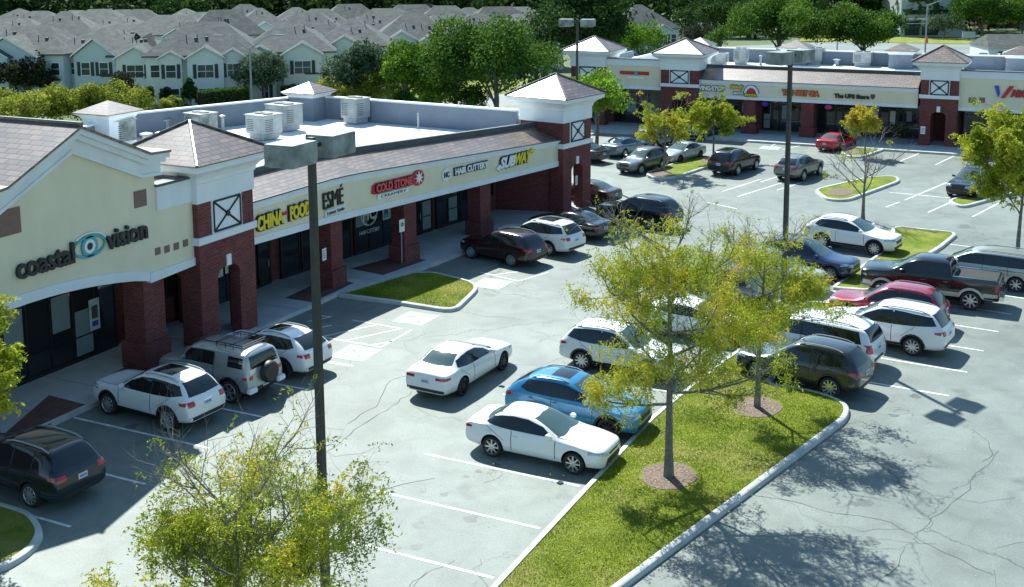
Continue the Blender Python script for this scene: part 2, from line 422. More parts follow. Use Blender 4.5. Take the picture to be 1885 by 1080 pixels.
for pp in ([(1184, 322), (1206, 332), (1244, 329), (1313, 306), (1316, 292), (1285, 288)], [(1497, 352), (1520, 370), (1560, 372), (1658, 336), (1652, 327), (1600, 328)],
           [(1545, 281), (1556, 290), (1586, 292), (1632, 276), (1618, 268), (1578, 269)], [(1740, 372), (1770, 385), (1900, 350), (1900, 335)]):
    P_ = [V2(at(*p)) for p in pp]; island(P_, r=.9)
for (px, py, a_, b_) in ((1214, 322, .75, 1.5), (1548, 357, .8, 1.25), (1303, 298, .5, 1.0), (1569, 283, .55, 1.1)):
    c = at(px, py); b = MB(); b.rings([[(c.x+a_*math.cos(t)*s_, c.y+b_*math.sin(t)*s_, z) for t in np.linspace(0, 2*math.pi, 20)[:-1]] for s_, z in ((1, .12), (.95, .15))])
    tag(b.build('mulch_bed', M['mulch']), kind='structure')

# pavement along building one
front = [(-29.35, 5), (-29.35, 27.8), (-29.2, 41.85), (-28.6, 44.2), (-28.0, 46.5), (-27.5, 50.9), (-26.5, 59.0), (-25.9, 66.0)]
pav = [(x-.17, y) for x, y in front]
b = MB(); b.prism(pav+[(-40, 66), (-40, 5)], 0, .15); tag(b.build('pavement', M['concrete']), kind='structure')
b = MB()
for (x0, y0), (x1, y1) in zip(front[:-1], front[1:]):
    b.prism([(x0, y0), (x1, y1), (x1-.168, y1), (x0-.168, y0)], 0, .158)
tag(b.build('kerb', M['kerb']), kind='structure')
b = MB()
for q in ([(0, 805), (90, 727), (160, 745), (60, 795)], [(205, 688), (262, 660), (330, 650), (300, 690)], [(525, 548), (602, 512), (652, 520), (575, 556)], [(645, 494), (735, 470), (785, 478), (705, 506)]):
    b.prism([V2(at(x, y, .154)) for x, y in q], .10, .1545)
tag(b.build('brick_paving', M['paver']), kind='structure')
# joints in the pavement
b = MB()
for y in np.arange(8, 64, 2.6):
    x = np.interp(y, [5, 41.8, 46.5, 59], [-29.5, -29.4, -28.2, -26.8]); b.box((-36, y, .1), (x, y+.02, .1525))
tag(b.build('pavement_joints', M['cap']), kind='structure')
b = MB(); b.prism([(-60, 91.6), (-27, 91.6), (-10, 91.75), (40, 91.4), (40, 99), (-60, 99)], 0, .15); tag(b.build('pavement', M['concrete']), kind='structure')
b = MB(); b.prism([(-60, 91.42), (-27, 91.42), (-10, 91.55), (40, 91.2), (40, 91.39), (-10, 91.74), (-27, 91.59), (-60, 91.59)], 0, .157); tag(b.build('kerb', M['kerb']), kind='structure')

# cracks and oil drips in the asphalt
crk = MB(); rk = random.Random(12)
M['crack'] = mat('dark_crack', (.075, .085, .082), .95); M['oil'] = noisy('oil_stain', (.075, .085, .08), (.14, .16, .15), 3, .5, .1)  # plain dark colour for the crack strips
def crack(pts, w_=.028, jit=.09):
    P = [Vector((p[0], p[1], 0)) for p in pts]; Q = [P[0]]
    for a, c in zip(P[:-1], P[1:]):
        n_ = max(2, int((c-a).length/.35)); d = (c-a).normalized(); nn = Vector((-d.y, d.x, 0))
        for k in range(1, n_+1): Q.append(a.lerp(c, k/n_)+nn*rk.uniform(-jit, jit))
    L_, R_ = [], []
    for i, q in enumerate(Q):
        d = (Q[min(i+1, len(Q)-1)]-Q[max(i-1, 0)]).normalized(); nn = Vector((-d.y, d.x, 0))*w_*rk.uniform(.25, .75); L_.append(q+nn); R_.append(q-nn)
    n_ = len(Q); crk.add([(v.x, v.y, .003) for v in L_+R_], [(i, i+1, n_+i+1, n_+i) for i in range(n_-1)])
for pl_ in ([(560, 862), (643, 799), (760, 721)], [(1679, 983), (1732, 944), (1774, 908), (1802, 872), (1840, 830)], [(1679, 983), (1738, 1016), (1830, 1058)], [(1612, 1082), (1650, 1040), (1672, 1008)], [(1370, 905), (1500, 935), (1640, 962), (1679, 983)],
            [(1790, 790), (1822, 812), (1826, 836), (1812, 850)], [(700, 905), (745, 893), (800, 880)], [(640, 780), (700, 740), (720, 700), (790, 680)], [(650, 1000), (560, 1010)], [(1500, 560+140), (1640, 740)], [(1340, 470), (1440, 520)]): crack([at(*p) for p in pl_], .024)
for k in range(75):
    px = rk.uniform(420, 1880); py = rk.uniform(400, 1075); p = at(px, py)
    if p.x < -23.5 or (-12.5 < p.x < -5.5 and p.y < 70): continue
    a = rk.uniform(0, 6.3); pts = [p]
    for j in range(rk.randint(2, 6)): a += rk.uniform(-.9, .9); p = p+Vector((math.cos(a), math.sin(a), 0))*rk.uniform(.4, 1.3); pts.append(p)
    crack(pts, .011, .12)
tag(crk.build('asphalt_cracks', M['crack']), kind='structure')
oil = MB()
for k in range(90):
    sx, yy = rk.choice(((-27.2, 0), (-14.6, 0), (-4.5, 1))); c = Vector((sx+rk.uniform(-.9, .9), rk.uniform(16, 62), 0))
    rr = rk.uniform(.05, .22); ph = rk.uniform(0, 6); oil.add([(c.x+rr*(1+.35*math.sin(3*t+ph)+.2*math.sin(7*t))*math.cos(t), c.y+rr*(1+.3*math.cos(2*t+ph))*math.sin(t), .0025+k*.00001) for t in np.linspace(0, 2*math.pi, 15)[:-1]], [tuple(range(14))])
tag(oil.build('oil_stains', M['oil']), kind='structure')
# painted lines
b = MB()
def line(p, q, w_=.1, z=.005, mb=None):
    p = Vector((p[0], p[1], 0)); q = Vector((q[0], q[1], 0)); d = (q-p).normalized(); n_ = Vector((-d.y, d.x, 0))*w_/2
    (mb or b).add([(*(p+n_)[:2], z), (*(q+n_)[:2], z), (*(q-n_)[:2], z), (*(p-n_)[:2], z)], [(0, 3, 2, 1)])
def pline(x0, y0, x1, y1, w_=.1): line(at(x0, y0), at(x1, y1), w_)
for y in (10.0, 12.8, 15.6, 18.4, 21.15, 23.95, 26.7, 29.4, 32.05, 34.75): line((-29.3, y), (-23.6, y))
for y in (15.4, 18.1, 20.9, 23.7, 26.45, 29.2, 31.9, 34.6, 37.3, 40.0): line((-17.3+max(0, y-36)*.12, y), (-12.15+max(0, y-34)*.15, y+max(0, y-36)*-.05))
for k in range(8):
    p = Vector((-10.95+.15*k*2.75, 43+2.75*k)); line(p, (p.x-5.3, p.y+1.0))
for k in range(9):
    p = Vector((-8.9+.13*k*2.75, 41.3+2.75*k)); line(p, (p.x+5.6, p.y-.35-.06*k))
def z5(x0, y0, x1, y1): pline(560+x0/3.6, 500+y0/3.6, 560+x1/3.6, 500+y1/3.6, .085)
for q in ((320, 320, 650, 378), (115, 432, 485, 350), (105, 430, 510, 500), (280, 455, 640, 378), (445, 485, 585, 462), (510, 500, 712, 385), (1165, 3, 1420, 62), (1250, 20, 1420, 0), (1420, 62, 1620, 3), (100, 590, 300, 625), (0, 390, 180, 355), (90, 290, 185, 300), (20, 330, 180, 300)): z5(*q)
for q in ((1666, 368, 1743, 335.6), (1708, 390.7, 1783, 357.8), (1790, 399, 1838, 374), (1638, 354, 1794, 368), (1631, 381, 1655, 372), (1656, 297, 1702, 278), (1722, 303, 1762, 284), (1400, 335, 1440, 322), (1430, 350, 1475, 336),
          (1400, 262, 1440, 248), (1420, 268, 1465, 252), (1440, 275, 1500, 262), (1330, 352, 1400, 330), (1357, 362, 1440, 336), (1300, 372, 1356, 384)): pline(*q)
tag(b.build('parking_markings', M['line']), kind='structure')
b = MB()
def symbol(px, py, s=.75):
    c = at(px, py); ring = []
    rnd = random.Random(int(px))
    b.box((c.x-s, c.y-s, .001), (c.x+s, c.y+s, .006))
for p in ((765, 586), (655, 650), (905, 522), (1418, 272)): symbol(*p)
tag(b.build('accessible_bay_paint', M['blue_paint']), kind='structure')
b = MB()
for (px, py) in ((765, 586), (655, 650), (905, 522)):
    c = at(px, py); pts = [(c.x+.1+.34*math.cos(t), c.y-.1+.34*math.sin(t)) for t in np.linspace(-2.6, 1.9, 12)]
    for p, q in zip(pts[:-1], pts[1:]): line(p, q, .09, .010)
    for p, q in (((-.28, .45), (-.12, -.05)), ((-.12, -.05), (.25, -.1)), ((.25, -.1), (.4, -.42)), ((-.24, .2), (.1, .15))):
        line((c.x+p[0], c.y+p[1]), (c.x+q[0], c.y+q[1]), .09, .010)
    b.cyl((c.x-.32, c.y+.58), .1, .005, .0102, 10)
tag(b.build('wheelchair_paint', M['line']), kind='structure')

# ================================================================ BUILDING ONE
Z = Vector((0, 0, 1))
def wall_arch(b, P, u, nrm, W, z0, z1, ow, oh, th, rise=.35, off=None, m=0):
    a = (W-ow)/2 if off is None else off; c = a+ow
    arc = [(a+ow/2-ow/2*math.cos(t), oh-rise+rise*math.sin(t)) for t in np.linspace(0, math.pi, 9)]
    b.vprism(P, u, nrm, [(0, z0), (a, z0)]+arc+[(c, z0), (W, z0), (W, z1), (0, z1)], th, m)
def square_ring(c, u, v, h, z): return [c[:2]+(0,) if 0 else (c[0]+u[0]*a*h+v[0]*d*h, c[1]+u[1]*a*h+v[1]*d*h, z) for a, d in ((-1, -1), (1, -1), (1, 1), (-1, 1))]
def make_tower(root, P, hd, W, k=1., zbase=.12, arch=True, window_sides=('f',)):
    """brick pier tower; P = front left corner seen from the lot, facade direction hd"""
    u = Vector((math.sin(R(hd)), math.cos(R(hd)), 0)); n = Vector((u.y, -u.x, 0))
    P = Vector((P[0], P[1], 0)); c = P+u*W/2-n*W/2
    zl, zb, zt, za = 4.3*k, 5.9*k, 7.42*k, 8.75*k
    b = MB()
    ow, oh = W*.40, 3.15*k
    wall_arch(b, P, u, n, W, zbase, zl, ow, oh, .5)
    wall_arch(b, P-n*(W-.5), u, n, W, zbase, zl, ow, oh, .5)
    wall_arch(b, P-n*.5, -n, -u, W-1, zbase, zl, ow, oh, .5, off=(W-1-ow)/2)
    wall_arch(b, P-n*.5+u*(W-.5), -n, -u, W-1, zbase, zl, ow, oh, .5, off=(W-1-ow)/2)
    b.obox(P, u, -n, W, W, zl+.002, zb)
    b.build('brick_tower', M['brick'], root)
    t = MB()
    # ledge
    t.obox(P+n*.09-u*.09, u, -n, W+.18, W+.18, zl-.02, zl+.26)
    tw = t.build('tower_ledge', M['trim'], root)
    kx = MB(); kx.obox(P+u*(W/2-.13)+n*.05, u, -n, .26, .1, oh-.02, oh+.42); kx.build('keystone', M['trim'], root)
    cr = MB(); h = W/2
    cr.rings([square_ring(c, u, -n, h+o, z*k) for o, z in ((.05, 5.88), (.05, 6.62), (.10, 6.66), (.12, 6.8), (.22, 6.95), (.38, 7.07), (.58, 7.17), (.60, 7.2), (.60, 7.42))])
    cr.build('tower_cornice', M['trim'], root)
    rf = MB(); base = square_ring(c, u, -n, h+.68, zt+.004); top = square_ring(c, u, -n, .02, za)
    lo = square_ring(c, u, -n, h+.68, zt+.05)
    rf.rings([base, lo, top]); rf.build('tower_roof', M['shingle'], root)
    hp = MB()
    for i in range(4): hp.tube([Vector(lo[i])+Z*.02, Vector(top[i])+Z*.02], .06, 6)
    hp.build('roof_ridge', M['shingle'], root)
    # crossed window panels on faces
    for face in window_sides:
        if face == 'f': O, uu, nn = P+u*W/2, u, n
        else: O, uu, nn = P-n*W/2, -n, -u
        s_ = W*.24; z0, z1 = zl+.34*k, zb-.08*k
        f = MB(); f.obox(O-uu*(s_+.1)+nn*.05, uu, -nn, 2*s_+.2, .1, z0-.08, z1+.08); wf = f.build('panel_frame', M['trim'], root)
        g = MB(); zc = (z0+z1)/2; wd = .045
        for q in ((-s_, z0, -s_, z1), (s_, z0, s_, z1), (-s_, z0, s_, z0), (-s_, z1, s_, z1), (-s_, z0, s_, z1), (-s_, z1, s_, z0)):
            a = O+uu*q[0]+nn*.065+Z*q[1]; d = O+uu*q[2]+nn*.065+Z*q[3]; g.tube([a, d], wd, 4)
        g.vprism(O+nn*.115, uu, nn, [(-.13, zc), (0, zc-.13), (.13, zc), (0, zc+.13)], .05)
        g.build('cross_lattice', M['frame'], wf)
    return c
def pier(root, c, u, w_, d_, z1, plinth=.95):
    u = Vector((u[0], u[1], 0)); n = Vector((u.y, -u.x, 0)); c = Vector((c[0], c[1], 0))
    b = MB(); b.obox(c-u*w_/2+n*d_/2, u, -n, w_, d_, plinth-.002, z1)
    b.obox(c-u*(w_/2+.11)+n*(d_/2+.11), u, -n, w_+.22, d_+.22, .12, plinth)
    return b.build('brick_pier', M['brick'], root)
def storefront(root, P, Q, z0, z1, n_, doors=(), transom=None, pale_share=.3):
    P = Vector((P[0], P[1], 0)); Q = Vector((Q[0], Q[1], 0)); L = (Q-P).length; u = (Q-P).normalized(); n = Vector((u.y, -u.x, 0))
    g = MB(); g.obox(P, u, -n, L, .06, z0+.05, z1); gl = g.build('shop_window', M['glass'], root)
    f = MB(); tr = transom or z1-.7
    for i in range(n_+1):
        f.obox(P+u*(L*i/n_-.035)+n*.04, u, -n, .07, .09, z0, z1)
    f.obox(P+n*.035, u, -n, L, .08, z0, z0+.14); f.obox(P+n*.035, u, -n, L, .08, tr, tr+.07); f.obox(P+n*.035, u, -n, L, .08, z1-.08, z1)
    f.obox(P+n*.033, u, -n, L, .07, z0+.9, z0+.95)
    f.build('window_frame', M['frame'], gl)
    rb = random.Random(int(abs(P.x*7+P.y*13)))
    for i in range(n_):
        if i in doors or rb.random() > pale_share: continue
        b_ = MB(); lo = rb.choice([z0+1.0, z0+.2, z0+1.4]); b_.obox(P+u*(L*i/n_+.12)+n*.002, u, -n, L/n_-.24, .012, lo, min(tr-.05, lo+rb.uniform(.8, 1.9)))
        b_.build('added_pale_panel', M[rb.choice(['blind', 'blind', 'poster'])], gl)  # pale panels and posters added where the dark glass lacks reflections
    for d in doors:
        m = MB(); m.obox(P+u*(L*d/n_+.08)+n*.06, u, -n, L/n_-.16, .05, z0+.15, tr-.02)
        dr = m.build('shop_door', M['glass'], root)
        m = MB(); q = P+u*(L*d/n_+.08)+n*.075; ww = L/n_-.16
        for o_ in (0, ww-.09): m.obox(q+u*o_, u, -n, .09, .06, z0+.16, tr-.03)
        m.obox(q, u, -n, ww, .055, z0+.16, z0+.42); m.obox(q, u, -n, ww, .055, tr-.14, tr-.03)
        m.build('door_frame', M['frame'], dr)
        m = MB(); a = q+u*(ww-.16)+n*.05; m.tube([a+Z*1.0, a+Z*1.35], .018, 6); m.build('door_handle', M['metal'], dr)

b1 = empty('shopping_building', (-29.8, 36, 0), 0, 'long L-shaped brick and cream stucco strip of shops with white flat roof', 'shop building')
u0 = Vector((0, 1, 0)); n0 = Vector((1, 0, 0)); HB = 10.
u1 = Vector((math.sin(R(HB)), math.cos(R(HB)), 0)); n1 = Vector((u1.y, -u1.x, 0))
B0 = Vector((-29.8, 43.6, 0)); FY = 36.7
def P1(s, o=0): return B0+u1*s+n1*o
SE = 17.6
# fascia with cream face, white bands top and bottom, slightly tapering
def zt1(s): return 5.19-.041*s
def zb1(s): return 3.17-.013*s
path = [(-29.8, FY-.2, 5.26, 3.50), (-29.8, 42.2, 5.22, 3.26), (-29.74, 43.4, 5.19, 3.19)]+[(*P1(s)[:2], zt1(s), zb1(s)) for s in (1.2, 4, 8, 12, SE)]
def band(name, lo, hi, out, thick, matn, root=b1):
    A = []; 
    b = MB(); n_ = len(path)
    for i, (x, y, t, bt) in enumerate(path):
        h = t-bt
        d = (Vector(path[min(i+1, n_-1)][:2])-Vector(path[max(i-1, 0)][:2])).normalized(); nx, ny = d.y, -d.x
        z0 = lo(t, bt); z1 = hi(t, bt)
        A.append([(x+nx*out, y+ny*out, z0), (x+nx*out, y+ny*out, z1), (x-nx*thick, y-ny*thick, z1), (x-nx*thick, y-ny*thick, z0)])
    b.rings(A); return b.build(name, matn, root)
band('stucco_fascia', lambda t, b_: b_+.30, lambda t, b_: t-.32, 0, .35, M['stucco'])
band('fascia_trim', lambda t, b_: b_, lambda t, b_: b_+.30, .05, .36, M['trim'])
band('fascia_trim', lambda t, b_: t-.32, lambda t, b_: t-.10, .05, .36, M['trim'])
band('fascia_trim', lambda t, b_: t-.10, lambda t, b_: t, .16, .36, M['trim'])
band('roof_edge', lambda t, b_: t+.002, lambda t, b_: t+.06, .2, .3, M['cap'])
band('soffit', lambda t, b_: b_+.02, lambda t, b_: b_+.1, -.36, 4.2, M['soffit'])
# mansard, rising backwards
A = []; n_ = len(path); C_ = []
for i, (x, y, t, bt) in enumerate(path):
    d = (Vector(path[min(i+1, n_-1)][:2])-Vector(path[max(i-1, 0)][:2])).normalized(); nx, ny = d.y, -d.x
    A.append([(x+nx*.14, y+ny*.14, t+.062), (x-nx*1.65, y-ny*1.65, t+.66), (x-nx*1.7, y-ny*1.7, t-.5), (x, y, t-.2)])
    C_.append([(x-nx*1.6, y-ny*1.6, t+.60), (x-nx*1.6, y-ny*1.6, t+.92), (x-nx*1.85, y-ny*1.85, t+.92), (x-nx*2.0, y-ny*2.0, t-.6)])
b = MB(); b.rings(A); b.build('mansard_roof', M['shingle'], b1)
b = MB(); b.rings(C_); b.build('roof_parapet', M['cap'], b1)
# towers
make_tower(b1, (-29.55, 33.42), 0, 3.28, 1., window_sides=('f',))
TR = P1(17.55, .35)
make_tower(b1, TR, HB, 3.0, .93)
# piers
for cx, cy_ in ((-30.35, 43.0), (-29.55, 48.25), (-28.6, 54.5)):
    pier(b1, (cx, cy_), u0 if cy_ < 44 else u1, .92, .85, 3.22)
pier(b1, (-30.45, 31.35), u0, 1.05, 1.0, 3.5, 1.15)
pier(b1, (-30.45, 23.6), u0, 1.05, 1.0, 3.5, 1.15)
# recessed shop walls
W0 = -33.0
b = MB(); b.box((W0-.4, 14, 0), (W0-.1, 42.6, 4.0)); b.prism([(W0-.1, 42.6), (W0-.4, 42.6), (W0-.4+2.6, 60.4), (W0-.1+2.6, 60.4)], 0, 4.0)
b.build('back_wall', M['brick'], b1)
storefront(b1, (W0+.02, 23.9), (W0+.02, 32.4), .15, 3.75, 8, doors=(1, 2))
storefront(b1, (W0+.02, 33.2), (W0+.02, 36.2), 1.3, 3.3, 3)
storefront(b1, (W0+.02, 36.9), (W0+.02, 42.0), .15, 3.2, 5, doors=(4,))
X1 = lambda s: (W0+.03+.144*s, 42.6+.99*s)
storefront(b1, X1(.2), X1(5.0), .15, 3.1, 4, doors=(1,))
storefront(b1, X1(5.3), X1(8.6), .15, 3.1, 3, doors=())
storefront(b1, X1(8.8), X1(11.6), .15, 3.05, 3, doors=(1, ))
storefront(b1, X1(12.0), X1(15.0), .15, 3.0, 3, doors=(2,))
storefront(b1, X1(15.6), X1(17.4), 1.1, 3.0, 2)
b = MB(); b.prism([X1(17.9), (X1(17.9)[0]-10, X1(17.9)[1]), (X1(17.9)[0]-10, X1(17.9)[1]+.3), (P1(18)[0], P1(18)[1]+.3), (P1(18)[0], P1(18)[1])], 0, 4.2); b.build('end_wall', M['brick'], b1)
# side gable block
GX = -29.8
GA = [onX(GX+.62, *q) for q in ((-90, 375), (-15, 356), (12, 346), (147, 234), (276, 283), (313, 291))]
GT = [(GA[0][0], GA[1][1]), (GA[1][0], GA[1][1]), GA[2], GA[3], GA[4], (GA[5][0], GA[4][1]-.05)]
GYp, GZp = 28.2, 9.62                        # apex
hL, hR = 24.05, 32.35                        # eaves along Y
zE = 7.85
arc = [(31.0-(31.0-20.2)*t, 3.50+(.68)*math.sin(math.pi*t)**.8) for t in np.linspace(0, 1, 15)]
b = MB()
b.vprism((GX, 0), u0, n0, [(33.5, 3.58), (31.0, 3.5)]+arc[1:-1]+[(20.2, 3.5), (16, 3.5), (16, 7.0), (GT[1][0]+.3, 7.0), (GT[1][0]+.3, GT[1][1]-.6), (GT[2][0], GT[2][1]-.6), (GT[3][0], GT[3][1]-.6), (GT[4][0], GT[4][1]-.6), (31.5, GT[4][1]-.62), (31.5, 6.95), (33.5, 6.95)], .4)
b.build('gable_wall', M['stucco'], b1)
b = MB()                                     # white band under the arch
for (a0, z0), (a1, z1) in zip(arc[:-1], arc[1:]):
    b.vprism((GX+.05, 0), u0, n0, [(a0, z0), (a1, z1), (a1, z1+.36), (a0, z0+.36)], .5)
b.vprism((GX+.05, 0), u0, n0, [(31.02, 3.42), (33.46, 3.5), (33.46, 3.8), (31.02, 3.78)], .5)
b.build('arch_trim', M['trim'], b1)
# cornice of the gable: stepped profile following the slopes with flared ends
def gable_band(o0, o1, out, thick, name='gable_cornice', m='trim'):
    top = GT
    b = MB()
    for (a0, z0), (a1, z1) in zip(top[:-1], top[1:]):
        b.vprism((GX+out, 0), u0, n0, [(a0, z0-o1), (a1, z1-o1), (a1, z1-o0), (a0, z0-o0)], thick)
    return b.build(name, M[m], b1)
gable_band(.0, .22, .62, 1.1); gable_band(.22, .40, .42, .9); gable_band(.40, .78, .16, .62); gable_band(.78, .90, .22, .68)
# gable roof
b = MB(); xf = GX+.70; xb = GX-3.2
rp = [(a, z+.06) for a, z in GT]; GYp, GZp = GT[3]
fr = [(xf, a, z) for a, z in rp]
bk = [(xb-2.4, rp[0][0], rp[0][1]), (xb-2.2, rp[1][0], rp[1][1]), (xb-2, rp[2][0], rp[2][1]), (xb, GYp, GZp+.06), (xb-2, rp[4][0], rp[4][1]), (xb-2.2, rp[5][0], rp[5][1])]
n_ = len(fr); vs = fr+bk+[(v[0], v[1], v[2]-.09) for v in fr+bk]
fs = [(i, i+1, n_+i+1, n_+i) for i in range(n_-1)]+[(2*n_+i, 3*n_+i, 3*n_+i+1, 2*n_+i+1) for i in range(n_-1)]+[(i, 2*n_+i, 2*n_+i+1, i+1) for i in range(n_-1)]
fs += [(0, n_, 3*n_, 2*n_), (n_-1, 3*n_-1, 4*n_-1, 2*n_-1)]
hipe = len(vs); vs += [(xb-3.2, GYp, rp[2][1]-.2)]
fs += [(n_+3, n_+2, hipe), (n_+3, hipe, n_+4), (n_+4, hipe, n_+5), (n_+2, n_+1, hipe), (n_+1, n_, hipe), (n_, n_+5, hipe)]
b.add(vs, fs); b.build('gable_roof', M['shingle'], b1)
b = MB(); b.tube([(xf, GYp, GZp+.1), (xb, GYp, GZp+.1), (xb-3.1, GYp, zE+.25)], .09, 6); b.build('roof_ridge', M['shingle'], b1)
# second gable further to the left, cut by the frame
b = MB(); b.add([(GX-1.5, 17.0, 8.2), (GX-1.5, 24.4, 8.25), (GX-5.5, 24.4, 9.35), (GX-5.5, 17, 9.35), (GX-9.5, 24.4, 8.2), (GX-9.5, 17, 8.2), (GX-1.5, 17, 7.2), (GX-1.5, 24.4, 7.2), (GX-9.5, 24.4, 7.2), (GX-9.5, 17, 7.2)],
                [(0, 1, 2, 3), (3, 2, 4, 5), (0, 6, 7, 1), (4, 8, 9, 5), (6, 9, 8, 7), (1, 7, 8, 4, 2), (0, 3, 5, 9, 6)])
b.build('side_roof', M['shingle'], b1)
b = MB(); b.tube([(GX-1.45, 24.42, 8.3), (GX-5.5, 24.42, 9.42)], .09, 6); b.build('roof_ridge', M['trim'], b1)
# parapet between gable and tower
b = MB(); b.box((GX-.38, 31.52, 6.0), (GX+.07, 33.38, 6.88)); b.build('side_parapet', M['trim'], b1)
b = MB(); b.box((GX-.44, 31.5, 6.882), (GX+.14, 33.38, 6.98)); b.box((GX-4.5, 33.2, 6.75), (GX-.46, 33.34, 6.98)); b.build('parapet_cap', M['cap'], b1)
b = MB(); b.box((GX-14, 20, 6.2), (GX-.46, 33.15, 6.55)); b.box((GX-14, 20, 4), (GX-13.8, 33.15, 6.2)); b.box((GX-14, 33.0, 4), (GX-.5, 33.18, 6.2)); b.build('upper_roof', M['membrane'], b1)
# brown accent tiles
for a, z, s_ in ((30.75, 6.6, .3), (25.1, 6.95, .42)):
    b = MB(); b.vprism((GX+.03, 0), u0, n0, [(a-s_, z-s_), (a+s_, z-s_), (a+s_, z+s_), (a-s_, z+s_)], .05); b.build('accent_tile', M['tile'], b1)
for px, py in ((290, 462), (307, 458), (324, 453), (341, 447)):
    a, z = onX(GX, px, py); s_ = .13; b = MB(); b.vprism((GX+.03, 0), u0, n0, [(a-s_, z-s_), (a+s_, z-s_), (a+s_, z+s_), (a-s_, z+s_)], .05); b.build('accent_tile', M['tile'], b1)
# flat roof, back parapet walls
rear = [at(90, 250, 6), at(250, 208, 6), at(545, 178, 6), at(605, 178, 6), at(950, 203, 6)]
RF = 4.55
rp = [(-31.5, 33.3), (-31.9, 43), (-31.9+.6, 46)]+[V2(P1(s, -1.9)) for s in (8, 17.5)]+[V2(rear[4]), V2(rear[3]), V2(rear[2]), V2(rear[1]), V2(rear[0])]
b = MB(); b.prism(rp, RF-.3, RF); b.build('flat_roof', M['membrane'], b1)
b = MB()
for p, q in zip(rear[:-1], rear[1:]):
    d = (q-p).normalized(); n_ = Vector((d.y, -d.x, 0)); b.prism([V2(p), V2(q), V2(q-n_*.3), V2(p-n_*.3)], 0, 5.93)
b.build('rear_wall', M['parapet'], b1)
b = MB()
for i, (p, q) in enumerate(zip(rear[:-1], rear[1:])):
    d = (q-p).normalized(); n_ = Vector((d.y, -d.x, 0)); b.prism([V2(p+n_*.06), V2(q+n_*.06), V2(q-n_*.36), V2(p-n_*.36)], 5.932+i*.002, 6.03+i*.002)
b.build('parapet_cap', M['trim'], b1)
def cupola(root, c, h, z0, z1, z2, m1='parapet'):
    c = Vector((c[0], c[1], 0)); u = Vector((0, 1, 0)); v = Vector((1, 0, 0))
    b = MB(); b.rings([square_ring(c, u, v, h, z) for z in (z0, z1-.3)]); b.build('roof_turret', M[m1], root)
    b = MB(); b.rings([square_ring(c, u, v, h+o, z) for o, z in ((.03, z1-.3), (.1, z1-.15), (.3, z1-.05), (.3, z1))]); b.build('turret_cornice', M['trim'], root)
    b = MB(); b.rings([square_ring(c, u, v, h+.36, z1+.002), square_ring(c, u, v, h+.36, z1+.05), square_ring(c, u, v, .02, z2)]); b.build('turret_roof', M['shingle'], root)
cc = at(580, 178, 6.0); cupola(b1, (cc.x-.3, cc.y-.2), .95, 4, 6.35, 7.0)
cc = at(200, 214, 6.3); cupola(b1, (cc.x, cc.y), 1.0, 4, 6.55, 7.2, 'trim')
# ================================================================ SIGNS
def text_bm(s, size, ext=.03, bold=0, shear=0, space=1.0):
    cu = bpy.data.curves.new('letters', 'FONT'); cu.body = s; cu.size = size; cu.extrude = ext; cu.offset = bold; cu.shear = shear; cu.space_character = space
    cu.align_x = 'CENTER'; cu.align_y = 'CENTER'; cu.resolution_u = 3
    o = bpy.data.objects.new('letters', cu); COL.objects.link(o)
    dg = bpy.context.evaluated_depsgraph_get(); me = bpy.data.meshes.new_from_object(o.evaluated_get(dg))
    bpy.data.objects.remove(o); bpy.data.curves.remove(cu)
    return me
def basis(P, u, n, root):
    m = Matrix((Vector((u[0], u[1], 0)), Z, Vector((n[0], n[1], 0)))).transposed().to_4x4()
    m.translation = Vector(P)-(root.location if root else Vector((0, 0, 0))); return m
def letters(root, s, P, u, n, size, m, width=None, ext=.05, bold=0, shear=0, name='letters', space=1., height=None, back=None):
    if back is None: back = ext >= .05 and m is not M['black']
    if back:
        letters(root, s, Vector(P), u, n, size, M['black'], (width or 1)+.09, ext-.012, bold+.022, shear, 'letter_returns', space, (height or 1)+.09, False)
    me = text_bm(s, size, ext, bold, shear, space)
    co = np.empty(len(me.vertices)*3); me.vertices.foreach_get('co', co); co = co.reshape(-1, 3)
    wd = co[:, 0].max()-co[:, 0].min(); ht = co[:, 1].max()-co[:, 1].min()
    co[:, 0] -= (co[:, 0].max()+co[:, 0].min())/2; co[:, 1] -= (co[:, 1].max()+co[:, 1].min())/2
    if width: co[:, 0] *= width/wd
    if height: co[:, 1] *= height/ht
    me.vertices.foreach_set('co', co.ravel())
    me.transform(basis(Vector(P)+Vector((n[0], n[1], 0))*ext, u, n, root)); me.materials.clear(); me.materials.append(m); me.update(); auto_uv(me) if not me.uv_layers else None
    return link(name, me, root)
def plaque(root, P, u, n, w_, h_, m, name='sign_panel', th=.06, rnd=0, out=0):
    P = Vector(P); b = MB(); nn = Vector((n[0], n[1], 0)); uu = Vector((u[0], u[1], 0)); q = P+nn*(th+out)
    if rnd: o = [(math.cos(t)*w_/2, q.z+math.sin(t)*h_/2) for t in np.linspace(0, 2*math.pi, 25)[:-1]]
    else: o = [(-w_/2, q.z-h_/2), (w_/2, q.z-h_/2), (w_/2, q.z+h_/2), (-w_/2, q.z+h_/2)]
    b.vprism(q, uu, nn, o, th); return b.build(name, m, root)
def sign(P, label): return empty('shop_sign', P, 0, label, 'sign', 'shop signs on the fascias')
